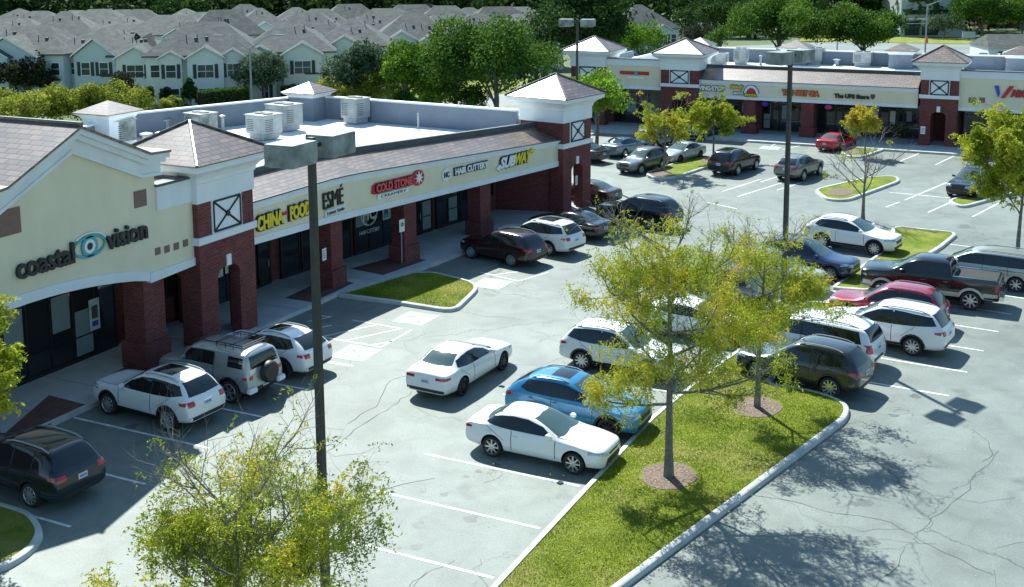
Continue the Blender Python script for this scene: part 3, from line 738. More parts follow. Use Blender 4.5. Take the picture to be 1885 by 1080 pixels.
def ring_shape(root, P, u, n, r0x, r0y, r1x, r1y, m, name, a0=0, a1=2*math.pi, th=.05, out=0, cx=0, cz=0, k=28):
    P = Vector(P)+Vector((n[0], n[1], 0))*(out+th); b = MB(); uu = Vector((u[0], u[1], 0)); nn = Vector((n[0], n[1], 0)); full = abs(a1-a0) > 6.2
    T = np.linspace(a0, a1, k+1)
    for t0, t1 in zip(T[:-1], T[1:]):
        o = [(cx+r0x*math.cos(t0), P.z+cz+r0y*math.sin(t0)), (cx+r1x*math.cos(t0), P.z+cz+r1y*math.sin(t0)), (cx+r1x*math.cos(t1), P.z+cz+r1y*math.sin(t1)), (cx+r0x*math.cos(t1), P.z+cz+r0y*math.sin(t1))]
        b.vprism(P, uu, nn, o, th)
    return b.build(name, m, root)
# optician sign on the gable: dark words, teal eye
zc = 5.42; xs_ = -29.8
P = Vector((xs_, 28.2, zc)); s_ = sign(P, 'dark lowercase letters with a teal eye emblem on the cream gable wall')
letters(s_, 'coastal', (xs_+.02, 26.35, zc-.02), u0, n0, .9, M['black'], 2.35, .06, .02, space=.95, height=.72)
letters(s_, 'vision', (xs_+.02, 29.95, zc+.04), u0, n0, .9, M['black'], 1.95, .06, .02, space=.95, height=.68)
pe = (xs_+.02, 28.25, zc+.02)
ring_shape(s_, pe, u0, n0, .72, .40, .66, .30, M['teal_sign'], 'eye_outline')
ring_shape(s_, pe, u0, n0, .36, .36, .24, .24, M['teal_sign'], 'eye_iris')
ring_shape(s_, pe, u0, n0, .24, .24, .13, .13, M['white'], 'eye_iris')
ring_shape(s_, pe, u0, n0, .12, .12, .002, .002, M['black'], 'eye_pupil')
ring_shape(s_, pe, u0, n0, .80, .48, .74, .43, M['white'], 'eye_lid', .3, 2.4)
# segment one
s_ = sign((-29.8, 38.95, 4.35), 'yellow block letter restaurant sign beside the brick tower, partly behind the lamp pole')
letters(s_, 'CHINA', (-29.78, 37.95, 4.30), u0, n0, .75, M['yellow_sign'], 1.75, .06, .035, height=.62)
letters(s_, 'FOOD', (-29.78, 40.0, 4.30), u0, n0, .75, M['yellow_sign'], 1.45, .06, .035, height=.62)
plaque(s_, (-29.78, 39.03, 4.36), u0, n0, .3, .12, M['red_sign'], 'red_dash')
s_ = sign((-29.8, 42.4, 4.3), 'thin black capitals over a small white name plate between yellow and red signs')
pq = Vector((-29.77, 42.55, 4.42)); letters(s_, 'ESM\u00c9', pq, u0, n0, .9, M['black'], 1.55, .04, .0, height=.95)
plaque(s_, (-29.77, 42.65, 3.74), u0, n0, 1.5, .27, M['white'], th=.08); letters(s_, 'Esthetic Studio', (-29.68, 42.65, 3.74), u0, n0, .2, M['black'], 1.35, .008, .0, height=.17)
# segment two
def Q1(s, z, o=.02): p = P1(s, o); return Vector((p.x, p.y, z))
s_ = sign(Q1(3.6, 4.2), 'red lettered ice cream shop sign with round red emblem and white lower plate')
b = MB(); pp = Q1(3.2, 4.26)+n1*.08
o = [(-1.35+.0, 3.98), (1.35, 4.02), (1.4, 4.52), (-1.25, 4.5), (-1.45, 4.4), (-1.5, 4.05)]; b.vprism(pp, u1, n1, o, .06); b.build('sign_panel', M['red_sign'], s_)
letters(s_, 'COLD STONE', Q1(3.2, 4.26, .09), u1, n1, .5, mat('pale_red_letters', (.75, .08, .10), .35), 2.55, .05, .02, height=.42)
plaque(s_, Q1(3.2, 3.82), u1, n1, 2.2, .24, M['white'], th=.08); letters(s_, 'CREAMERY', Q1(3.2, 3.82, .1), u1, n1, .2, M['black'], 1.8, .008, 0, height=.13)
ring_shape(s_, Q1(5.05, 4.28), u1, n1, .46, .40, .01, .01, M['red_sign'], 'round_emblem')
star = []
for k in range(16):
    rr = .34 if k % 2 == 0 else .13; star.append((rr*math.sin(k*math.pi/8), 4.28+rr*math.cos(k*math.pi/8)))
b = MB(); b.vprism(Q1(5.05, 0)+n1*.13, u1, n1, star, .06); b.build('star_emblem', M['white'], s_)
s_ = sign(Q1(8.8, 4.1), 'white capital letters and round white badge on the right half of the fascia')
letters(s_, 'HAIR CUTTERY', Q1(9.3, 4.12), u1, n1, .45, M['white'], 2.75, .05, .02, height=.34)
ring_shape(s_, Q1(7.25, 4.08), u1, n1, .33, .33, .002, .002, M['white'], 'round_badge')
letters(s_, 'HC', Q1(7.25, 4.08, .08), u1, n1, .35, M['black'], .42, .015, .01, height=.28)
s_ = sign(Q1(13.2, 4.0), 'slanted white and yellow sandwich shop letters at the fascia end by the tower')
letters(s_, 'SUB', Q1(12.45, 3.97), u1, n1, .7, M['white'], 1.45, .06, .035, .35, height=.62)
letters(s_, 'WAY', Q1(13.95, 4.0), u1, n1, .7, M['yellow_sign'], 1.6, .06, .035, .35, height=.62)
b = MB()
b.vprism(Q1(0, 0)+n1*.1, u1, n1, [(11.45, 3.72), (11.8, 3.95), (11.8, 3.8), (12.2, 3.8), (12.2, 3.7), (11.8, 3.7), (11.8, 3.52)], .08); b.build('arrow', M['white'], s_)
b = MB(); b.vprism(Q1(0, 0)+n1*.1, u1, n1, [(14.5, 4.2), (14.8, 4.2), (14.8, 4.1), (15.1, 4.27), (14.8, 4.42), (14.8, 4.33), (14.5, 4.33)], .08); b.build('arrow', M['yellow_sign'], s_)
# window lettering and posters
s_ = empty('window_decal', X1(6.6)+(1.9,), 0, 'large white circled letters stuck on the dark shop window by the second pier', 'window lettering')
xw = lambda s, z: Vector((X1(s)[0]+.03, X1(s)[1], z))
ring_shape(s_, xw(6.4, 2.1), u1, n1, .62, .62, .56, .56, M['white'], 'ring', th=.006)
letters(s_, 'HC', xw(6.4, 2.1), u1, n1, .8, M['white'], .95, .006, .02, height=.7)
letters(s_, 'HAIR CUTTERY', xw(6.4, 1.2), u1, n1, .2, M['white'], 1.5, .006, .0, height=.2)
def poster(P, u, n, w_, h_, m, label, inner=None):
    o = empty('window_poster', P, 0, label, 'poster'); plaque(o, P, u, n, w_, h_, m, 'sheet', .02)
    for (dx, dz, ww, hh, mm) in (inner or []): plaque(o, Vector(P)+Vector((u[0], u[1], 0))*dx+Z*dz, u, n, ww, hh, mm, 'printed_patch', .006, out=.022)
poster(xw(7.7, 2.05), u1, n1, .5, 1.0, M['poster'], 'tall portrait poster in the hair salon window', [(0, .05, .3, .5, M['cap']), (0, -.3, .4, .25, M['teal_sign'])])
poster(xw(10.1, 1.35), u1, n1, .45, .6, M['teal_sign'], 'pale blue ice cream poster low on the shop door', [(0, -.2, .15, .2, M['yellow_sign'])])
for k, (y, z) in enumerate(((38.3, 1.65), (39.2, 1.7))):
    poster(Vector((W0+.06, y, z)), u0, n0, .75, .6, M['poster'], ['left framed food photo board in the restaurant window', 'right framed food photo board in the restaurant window'][k], [(0, 0, .3, .25, M['tile'])])
poster(Vector((W0+.06, 31.3, 1.75)), u0, n0, .5, 1.2, M['poster'], 'tall eyewear poster in the arched shop front', [(.0, .1, .3, .5, M['cap']), (0, -.35, .3, .2, M['blue_sign'])])
s_ = empty('house_number', (W0+.06, 26.4, 3.3), 0, 'small white street number over the optician door', 'number'); letters(s_, '101', (W0+.06, 26.4, 3.3), u0, n0, .3, M['white'], .4, .01, .01, height=.22)
for k, y in enumerate((25.3, 26.4)):
    o = empty('opening_hours', (W0+.1, y, 1.8), 0, ['left block of white door text on the optician entrance', 'right block of white door text on the optician entrance'][k], 'door lettering')
    b = MB()
    for j in range(7): b.box((W0+.085, y-.33+.03*(j % 2), 1.95-j*.1), (W0+.095, y+.33-.04*(j % 3), 1.99-j*.1))
    b.build('text_rows', M['white'], o)

# accessible parking signs on posts
def park_sign(px, py, label, ztop=2.2, w_=.36, h_=.62):
    p = at(px, py, .15); r_ = empty('parking_sign', p, 0, label, 'parking sign', 'accessible parking signs')
    b = MB(); b.tube([p, p+Z*ztop], .03, 8); b.build('post', M['metal'], r_)
    pn = plaque(r_, p+Z*(ztop-h_/2)+n0*.03, (.2, 1, 0), (1, -.2, 0), w_, h_, M['white'], 'sign_plate', .02)
    ring_shape(r_, p+Z*(ztop-h_/2+.06)+n0*.06, (.2, 1, 0), (1, -.2, 0), .10, .11, .03, .03, M['green_sign'], 'symbol', th=.006)
    plaque(r_, p+Z*(ztop-h_+.12)+n0*.04, (.2, 1, 0), (1, -.2, 0), .26, .10, M['green_sign'], 'text_line', .008)
park_sign(448, 603, 'white and green accessible bay sign in front of the brick tower')
park_sign(740, 484, 'white and green accessible bay sign beside the second fascia pier')
for (px, py, lab) in ((597, 468, 'small white notice on the first fascia pier'), (1087, 350, 'small white notice by the corner tower')):
    y, z = onX(-29.86, px, py) if px < 700 else (62.3, 1.9)
    X_ = -29.87 if px < 700 else -26.2
    o = empty('wall_notice', (X_, y, z), 0, lab, 'notice'); plaque(o, (X_, y, z), u0, n0, .3, .55, M['white'], 'sheet', .02)
    for j in range(4): plaque(o, (X_, y, z+.15-j*.1), u0, n0, .2, .03, M['cap'], 'printed_line', .005, out=.021)
# bin under the canopy
o = empty('litter_bin', (-31.2, 34.0, .15), 0, 'blue grey litter bin with domed top beside the brick pier', 'litter bin'); b = MB()
b.rings([[(-31.3+math.cos(t)*r_, 33.0+math.sin(t)*r_, z) for t in np.linspace(0, 2*math.pi, 17)[:-1]] for r_, z in ((.26, .15), (.3, .2), (.3, .95))]); b.build('bin_body', M['parapet'], o, smooth=True)
b = MB(); b.rings([[(-31.3+math.cos(t)*r_, 33.0+math.sin(t)*r_, z) for t in np.linspace(0, 2*math.pi, 17)[:-1]] for r_, z in ((.32, .951), (.32, 1.05), (.2, 1.2), (.03, 1.25))]); b.build('bin_lid', M['cap'], o, smooth=True)

# ================================================================ ROOF EQUIPMENT
def hvac(px, py, zr, w_, d_, h_, label, hd=10, m='metal', base=True, fans=2, group='air conditioning units on the roofs'):
    p = at(px, py, zr); o = empty('air_conditioner', p, R(-hd), label, 'air conditioner', group)
    b0_ = .35 if base else .02
    if base:
        b = MB(); b.rings([[(x*a, y*a, z) for x, y in ((-w_/2, -d_/2), (w_/2, -d_/2), (w_/2, d_/2), (-w_/2, d_/2))] for a, z in ((.82, 0), (.82, .3), (.98, .35))]); b.build('roof_curb', M[m], o, world=False)
    b = MB(); b.box((-w_/2, -d_/2, b0_), (w_/2, d_/2, b0_+h_)); body = b.build('cabinet', M[m], o, world=False, bevel=.02)
    b = MB(); b.box((-w_/2-.05, -d_/2-.05, b0_+h_+.001), (w_/2+.05, d_/2+.05, b0_+h_+.05)); b.build('top_panel', M['metal'], o, world=False)
    for k in range(fans):
        x = (k-(fans-1)/2)*w_*.45; b = MB(); b.cyl((x, 0), min(w_*.2, d_*.35), b0_+h_+.051, b0_+h_+.11, 16); b.build('fan_guard', M['cap'], o, world=False)
    for side_ in (0, 1):
        b = MB()
        for k in range(7):
            z = b0_+h_*(.15+.1*k)
            if side_ == 0: b.box((-w_*.42, -d_/2-.012, z), (-w_*.05, -d_/2-.002, z+.035))
            else: b.box((w_/2+.002, -d_*.4, z), (w_/2+.012, d_*.0, z+.035))
        b.build('louvre', M['cap'], o, world=False)
    b = MB(); b.box((w_*.03, -d_/2-.02, b0_+h_*.15), (w_*.4, -d_/2-.003, b0_+h_*.8)); b.build('access_panel', M['metal'], o, world=False)
    return o
hvac(212, 268, 4.6, 2.0, 1.5, 1.15, 'dirty grey cabinet unit beside the small white roof turret', m='oldmetal')
hvac(371, 246, 4.6, 1.5, 1.3, .9, 'low grey unit just behind the left tower roof', m='oldmetal')
hvac(487, 254, 4.6, 1.5, 1.5, 1.05, 'square grey unit on splayed base in front of another on the roof')
hvac(524, 238, 4.6, 1.7, 1.5, 1.2, 'taller unit behind the square grey one on the white roof')
hvac(655, 225, 4.6, 1.35, 1.3, 1.2, 'lone condenser unit near the rear parapet')
hvac(847, 230, 4.6, .62, .6, .45, 'tiny dark sided unit by the mansard cap', base=False, fans=1, m='cap')
def vent(px, py, zr, h_, r_, label, cap=True):
    p = at(px, py, zr); o = empty('roof_vent', p, 0, label, 'roof vent', 'vents on the roofs')
    b = MB(); b.rings([[(p.x+math.cos(t)*a, p.y+math.sin(t)*a, p.z+z) for t in np.linspace(0, 2*math.pi, 13)[:-1]] for a, z in ((r_*1.8, 0), (r_, .12), (r_, h_))]); b.build('pipe', M['metal'], o, smooth=True)
    if cap:
        b = MB(); b.rings([[(p.x+math.cos(t)*a, p.y+math.sin(t)*a, p.z+z) for t in np.linspace(0, 2*math.pi, 13)[:-1]] for a, z in ((r_*1.7, h_+.002), (r_*1.7, h_+.08), (r_*.3, h_+.15))]); b.build('cowl', M['metal'], o, smooth=True)
vent(410, 237, 4.6, .75, .12, 'capped pipe vent beside the low unit'); vent(770, 238, 4.6, 1.0, .06, 'thin tall pipe on the bare white roof', False); vent(307, 244, 4.6, .75, .2, 'stubby wide ventilator behind the gable roof'); vent(293, 262, 4.6, .5, .13, 'short pipe in front of the stubby ventilator')
vent(270, 262, 4.6, .45, .22, 'low round fan housing between units behind the gable')

# ================================================================ LAMP POSTS
def lamp_post(base, htop, hd, label, hs=.90, arm=.30, r_=.08, heads=(1, -1)):
    o = empty('lamp_post', base, R(-hd), label, 'lamp post', 'parking lot lamp posts')
    b = MB(); b.cyl((0, 0), .3, 0, .75, 16); b.build('concrete_footing', M['kerb'], o, world=False, smooth=True)
    b = MB(); b.rings([[(x*a, y*a, z) for x, y in ((-1, -1), (1, -1), (1, 1), (-1, 1))] for a, z in ((r_*1.08, .751), (r_*.86, htop))]); b.build('pole', M['pole'], o, world=False)
    for s in heads:
        b = MB(); b.box((-.05, min(.08*s, arm*s), htop-.24), (.05, max(.08*s, arm*s), htop-.14)); b.build('arm', M['pole'], o, world=False)
        y0, y1 = sorted(((arm+.001)*s, (arm+hs)*s))
        b = MB(); b.rings([[(-hs*.42*a, y0+(1-a)*.3, z), (hs*.42*a, y0+(1-a)*.3, z), (hs*.42*a, y1-(1-a)*.3, z), (-hs*.42*a, y1-(1-a)*.3, z)] for a, z in ((.94, htop-.50), (1, htop-.46), (1, htop-.03), (.97, htop))])
        hh = b.build('lamp_head', M['oldmetal'], o, world=False)
        b = MB(); b.box((-hs*.34, y0+.1, htop-.515), (hs*.34, y1-.1, htop-.502)); b.build('lens', M['headlamp'], hh, world=False)
    return o
lamp_post((-15.22, 21.0, -.62), 11.77, 0, 'dark square lamp pole with two big box heads, nearest the camera on the left')
lamp_post((-10.35, 46.7, .1), 11.15, 20, 'dark lamp pole standing in the middle planted island')
pb = at(1062, 322); lamp_post((pb.x, pb.y, 0), 10.75, 80, 'dark lamp pole behind the corner tower', heads=(1, -1))
def cobra(px, py, ptop, span, label, two=True, mat_='pole', arms=None):
    p = att(px, py); h_ = zover(px, ptop, p)-p.z
    o = empty('street_lamp', p, YAW*-1, label, 'street lamp', 'street lamps beyond the shops')
    b = MB(); b.tube([(0, 0, 0), (0, 0, h_)], [.13, .08], 8); b.build('pole', M[mat_], o, world=False)
    for s in ((1, -1) if two else (1,)):
        b = MB(); b.tube([(0, 0, h_-.3), (s*span*.5, 0, h_+.75), (s*span*.85, 0, h_+1.15), (s*span, 0, h_+1.1)], [.06, .05, .045, .045], 6); ar = b.build('arm', M['metal'], o, world=False)
        b = MB(); b.rings([[(s*(span+a), y*wd, h_+1.08+z) for y, z in ((-.12, 0), (.12, 0), (.1, .12), (-.1, .12))] for a, wd in ((-.1, .6), (.15, 1), (.6, .9), (.75, .4))]); b.build('lamp_head', M['metal'], ar, world=False)
    return o
cobra(464, 200, 86, 2.7, 'grey double arm street lamp between hedge and round light green bush', mat_='metal')
cobra(1022, 152, 56, 1.9, 'double arm street lamp in front of the tall dark oak', mat_='metal')
# ================================================================ BUILDING TWO
b2 = empty('shopping_building', (-10, 95, 0), 0, 'brick and cream stucco row of shops across the far side of the parking lot', 'shop building')
uE = Vector((1, 0, 0)); nS = Vector((0, -1, 0)); YF = 95.0
def F2(px, py): return onY(YF, px, py)
xL = F2(1278, 160)[0]; xR = F2(1690, 180)[0]
zt2 = (F2(1280, 145.5)[1]+F2(1690, 163)[1])/2; zb2 = (F2(1280, 178)[1]+F2(1690, 199.5)[1])/2
def box2(name, x0, x1, z0, z1, out=0, th=.4, m='trim', root=b2):
    b = MB(); b.box((x0, YF-out, z0), (x1, YF+th, z1)); return b.build(name, M[m], root)
box2('stucco_fascia', xL, xR, zb2+.28, zt2-.28, 0, .35, 'stucco'); box2('fascia_trim', xL, xR, zb2, zb2+.278, .05); box2('fascia_trim', xL, xR, zt2-.278, zt2-.09, .05); box2('fascia_trim', xL, xR, zt2-.088, zt2, .15)
box2('roof_edge', xL, xR, zt2+.002, zt2+.05, .19, .3, 'cap')
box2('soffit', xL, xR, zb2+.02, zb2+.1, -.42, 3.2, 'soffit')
mz = zover(1500, 133, at(1500, 140, 5.2)); 
b = MB(); b.prism([(xL, YF-.12), (xR, YF-.12), (xR, YF+1.9), (xL, YF+1.9)], [zt2+.052, zt2+.052, zt2-.3, zt2-.3], [zt2+.06, zt2+.06, zt2+.95, zt2+.95]); b.build('mansard_roof', M['shingle'], b2)
b = MB(); b.box((xL-.5, YF+1.85, zt2-.5), (xR, YF+2.25, zt2+1.13)); b.build('roof_parapet', M['cap'], b2)
# towers, seen from the south: facade direction is +X reversed so that the front normal is -Y
def tower2(xc, W, k, front=.35):
    u = Vector((1, 0, 0)); 
    return make_tower(b2, (xc-W/2, YF-front), 90, W, k)
k2 = .90
t2l = F2(1696, 160)[0]; t2r = F2(1765, 160)[0]; W2 = t2r-t2l
tower2((t2l+t2r)/2, W2, k2)
t1l = F2(1230, 150)[0]; t1r = F2(1276, 150)[0]
tower2((t1l+t1r)/2, 3.3, k2)
t0l = F2(1064, 135)[0]; t0r = F2(1110, 135)[0]
tower2((t0l+t0r)/2-.1, 3.2, k2)
# wall between towers zero and one and east wing
for (xa, xb_, zT, zB) in ((t0r-.1, t1l+.1, F2(1170, 109)[1], F2(1200, 165)[1]), (t2r+.02, 30, F2(1800, 131)[1], F2(1800, 205)[1])):
    box2('stucco_fascia', xa, xb_, zB+.3, zT-.55, 0, .4, 'stucco'); box2('fascia_trim', xa, xb_, zB, zB+.298, .06); box2('fascia_trim', xa, xb_, zT-.548, zT, .08); box2('roof_edge', xa, xb_, zT+.002, zT+.07, .16, .5, 'cap')
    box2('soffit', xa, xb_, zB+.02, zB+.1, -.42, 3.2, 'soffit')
    n_ = max(5, int((xb_-xa)/1.5))
    storefront(b2, (xa+.3, YF+2.2), (xb_-.3, YF+2.2), .15, zB+.1, n_, doors=(n_//2,), pale_share=.45)
for px in (1378, 1485):
    x = F2(px, 240)[0]; pier(b2, (x, YF+.45), (1, 0, 0), 1.0, .85, zb2+.05)
xs2 = [F2(p_, 200)[0] for p_ in (1284, 1370, 1390, 1476, 1494, 1560, 1610, 1690)]
for a, c, n_, d in ((xs2[0], xs2[1], 4, (2,)), (xs2[2], xs2[3], 5, (1,)), (xs2[4], xs2[5], 4, (2,)), (xs2[5]+.1, xs2[6], 3, ()), (xs2[6]+.1, xs2[7], 5, (2,))):
    storefront(b2, (a, YF+2.6), (c, YF+2.6), .15, zb2+.1, n_, doors=d, pale_share=.55)
b = MB(); b.box((-48+8, YF+2.66, 0), (30, YF+2.9, 4.2)); b.build('back_wall', M['brick'], b2)
RZ = zt2+.35
b = MB(); b.box((xL-12, YF+2.26, RZ-.3), (30, YF+15, RZ)); b.build('flat_roof', M['membrane'], b2)
yb = YF+13.5; 
def zY(y0, px, py): return onY(y0, px, py)[1]
zr = zY(yb, 1600, 97)
b = MB(); b.box((xL-7, yb, 0), (34, yb+.35, zr)); b.box((t0l, YF+.5, 0), (t0l+.3, yb, zr-.5)); b.build('rear_wall', M['parapet'], b2)
b = MB(); b.box((xL-7.05, yb-.05, zr+.001), (34, yb+.4, zr+.09)); b.prism([(t0r+1.2, YF+.3), (t0r+1.5, YF+.3), (xL-6.9, yb), (xL-7.2, yb)], zr-1.1, zr-.3); b.build('parapet_cap', M['trim'], b2)
for px, py, s in ((1290, 80, .95), (1467, 84, 1.1), (1662, 86, 1.0), (1880, 90, 1.1)):
    x = onY(yb-.4, px, py)[0]; cupola(b2, (x, yb-.6), s, 3.5, zr+.35, zr+1.05)
for px in (1788, 1808):
    x, z = F2(px, 184); b = MB(); b.box((x-.2, YF-.03, z-.2), (x+.2, YF+.1, z+.2)); b.build('accent_tile', M['tile'], b2)
x, z = F2(1217, 157); b = MB(); b.box((x-.2, YF-.03, z-.2), (x+.2, YF+.1, z+.2)); b.build('accent_tile', M['tile'], b2)
# roof units
for px, py, w_, d_, h_, lab in ((1322, 121, 1.8, 1.2, 1.1, 'pale unit nearest the left tower on the far roof'), (1364, 118, 1.3, 1.0, 1.5, 'stacked pale fan unit beside it on the far roof'), (1500, 118, 1.6, 1.2, 1.6, 'blue grey unit in the middle of the far roof'),
                            (1588, 122, 1.7, 1.3, 1.3, 'boxy cream unit on the far roof'), (1818, 125, 2.0, 1.3, 1.2, 'cream unit behind the right wing of the far roof'), (1455, 117, 2.6, 1.6, 1.5, 'long dark grey unit behind the lamp pole on the far roof')):
    hvac(px, py, RZ, w_*.92, d_, h_*.72, lab, hd=0, m='metal' if w_ < 2.5 else 'oldmetal')
vent(1400, 120, RZ, .8, .1, 'thin vent pipe on the far roof'); vent(1540, 121, RZ, .5, .2, 'low vent in front of the cream unit')
# signs
def S2(px, py, dy=.02): x, z = F2(px, py); return Vector((x, YF-dy, z))
def W2_(p0, p1): return abs(F2(p1, 180)[0]-F2(p0, 180)[0])
s_ = sign(S2(1308, 162), 'white wing restaurant letters at the left end of the far fascia'); letters(s_, 'WING\u00b7STOP', S2(1308, 162), uE, nS, .5, M['white'], W2_(1283, 1334), .06, .03, height=.42)
s_ = sign(S2(1356, 164), 'yellow and white words next to a round pizza emblem on the far fascia')
letters(s_, 'Nobody', S2(1357, 160), uE, nS, .5, M['yellow_sign'], W2_(1346, 1369), .06, .02, .3, height=.40); letters(s_, 'BEATS A', S2(1360, 171), uE, nS, .3, M['white'], W2_(1350, 1368), .05, .02, height=.2)
pc = S2(1383, 172)
ring_shape(s_, pc, uE, nS, .60, .68, .42, .48, M['white'], 'emblem_arch', .05, 3.09); ring_shape(s_, pc, uE, nS, .40, .45, .01, .01, M['red_sign'], 'emblem_dome', 0, 3.14)
letters(s_, 'PIZZA', pc-Z*.12, uE, nS, .3, M['yellow_sign'], 1.0, .06, .02, height=.22)
ring_shape(s_, pc, uE, nS, .66, .74, .61, .69, M['blue_sign'], 'emblem_rim', .05, 3.09)
s_ = sign(S2(1474, 171), 'orange red capital letters on the far fascia behind the lamp pole'); letters(s_, 'TAO FEET SPA', S2(1474, 171), uE, nS, .5, M['orange_sign'], W2_(1440, 1507), .06, .025, height=.42)
s_ = sign(S2(1572, 177), 'black letters with a small shield at the right end of the far fascia'); letters(s_, 'The UPS Store', S2(1568, 177), uE, nS, .45, M['black'], W2_(1536, 1601), .05, .025, height=.38)
b = MB(); q = S2(1607, 178); b.vprism(Vector((q.x, q.y-.08, 0)), uE, nS, [(-.16, q.z+.2), (.16, q.z+.2), (.16, q.z-.05), (0, q.z-.22), (-.16, q.z-.05)], .06); b.build('shield_emblem', M['cap'], s_)
s_ = sign(S2(1850, 170), 'large red and blue angular emblem with letters on the right wing')
for (a, c_, m_) in ((1830, 1845, 'blue_sign'), (1843, 1858, 'red_sign')):
    x0, x1 = F2(a, 170)[0], F2(c_, 170)[0]; z = S2(1850, 170).z; b = MB()
    if m_ == 'red_sign': o = [(x0, z-.42), (x0+.28, z-.42), (x1+.32, z+.5), (x1-.02, z+.5)]
    else: o = [(x0, z+.5), (x0+.32, z+.5), (x1-.15, z-.1), (x1-.28, z-.42), (x0+.3, z-.42)]
    b.vprism(Vector((0, YF-.1, 0)), uE, nS, o, .08 if m_ == 'red_sign' else .07); b.build('emblem_bar', M[m_], s_)
letters(s_, 'ABC', S2(1876, 172), uE, nS, .6, M['red_sign'], W2_(1862, 1892), .06, .03, height=.5)
s_ = sign(S2(1168, 135), 'long dark red band sign with a small teal dot and a white strip below'); plaque(s_, S2(1168, 134), uE, nS, W2_(1144, 1197), .30, M['red_sign']); plaque(s_, S2(1171, 142), uE, nS, W2_(1155, 1186), .18, M['white'])
ring_shape(s_, S2(1172, 135, .1), uE, nS, .16, .16, .01, .01, M['teal_sign'], 'round_dot')
for px, py, m_, lab in ((1408, 191, 'purple_lamp', 'glowing purple neon sign in the far pizza shop window'), (1525, 197, 'pink_lamp', 'glowing pink neon sign over the spa door')):
    x, z = onY(YF+2.5, px, py); o = empty('neon_sign', (x, YF+2.5, z), 0, lab, 'neon sign'); ring_shape(o, (x, YF+2.5, z), uE, nS, .26, .17, .02, .02, M[m_], 'neon_tube'); ring_shape(o, (x, YF+2.5, z), uE, nS, .34, .22, .28, .19, M['blue_sign'], 'neon_border')
o = empty('wall_notice', S2(1700, 236, .4), 0, 'small white notice on the right brick tower', 'notice'); q = S2(1700, 238, .40); plaque(o, q, uE, nS, .35, .6, M['white'], 'sheet', .02)
for j in range(4): plaque(o, q+Z*(.15-j*.1), uE, nS, .22, .03, M['cap'], 'printed_line', .005, out=.022)
# ================================================================ VEHICLES
def loft_body(st, crease=.25, sub=2):
    """st: stations (x, w, zbot, zbelt, wbelt, ztop, wtop) nose (+x) to tail"""
    b = MB(); rings = []
    for (x, w_, zb, ze, we, zt, wt) in st:
        e = (zt-ze)
        half = [(w_*.72, zb), (w_*.93, zb+.05), (w_, zb+.22), (w_, ze-.16), (we, ze), (wt+(we-wt)*.12, zt-e*.16 if e > .2 else zt-e*.4), (wt*.72, zt-.012)]
        ring = [(x, y, z) for y, z in half]+[(x, 0, zt)]+[(x, -y, z) for y, z in half[::-1]]+[(x, 0, zb)]
        rings.append(ring)
    b.rings(rings)
    me = bpy.data.meshes.new('b'); me.from_pydata(b.v, [], b.f)
    bm = bmesh.new(); bm.from_mesh(me); bmesh.ops.recalc_face_normals(bm, faces=bm.faces[:])
    cl = bm.edges.layers.float.get('crease_edge') or bm.edges.layers.float.new('crease_edge')
    n_ = len(rings[0])
    bm.verts.ensure_lookup_table(); bm.edges.ensure_lookup_table()
    for e in bm.edges:
        i, j = e.verts[0].index, e.verts[1].index
        if i % n_ == j % n_ and i % n_ in (4, n_-2-4): e[cl] = .75
        if i % n_ == j % n_ and i % n_ in (5, n_-2-5): e[cl] = crease
        if i % n_ == j % n_ and i % n_ in (0, n_-2): e[cl] = .5
        if i//n_ == j//n_ and i//n_ in (0, len(rings)-1): e[cl] = .35
    bm.to_mesh(me); bm.free()
    o = bpy.data.objects.new('tmp', me); COL.objects.link(o)
    md = o.modifiers.new('s', 'SUBSURF'); md.levels = sub; md.render_levels = sub
    return o
def eval_mesh(o):
    dg = bpy.context.evaluated_depsgraph_get(); dg.update(); me = bpy.data.meshes.new_from_object(o.evaluated_get(dg)); return me
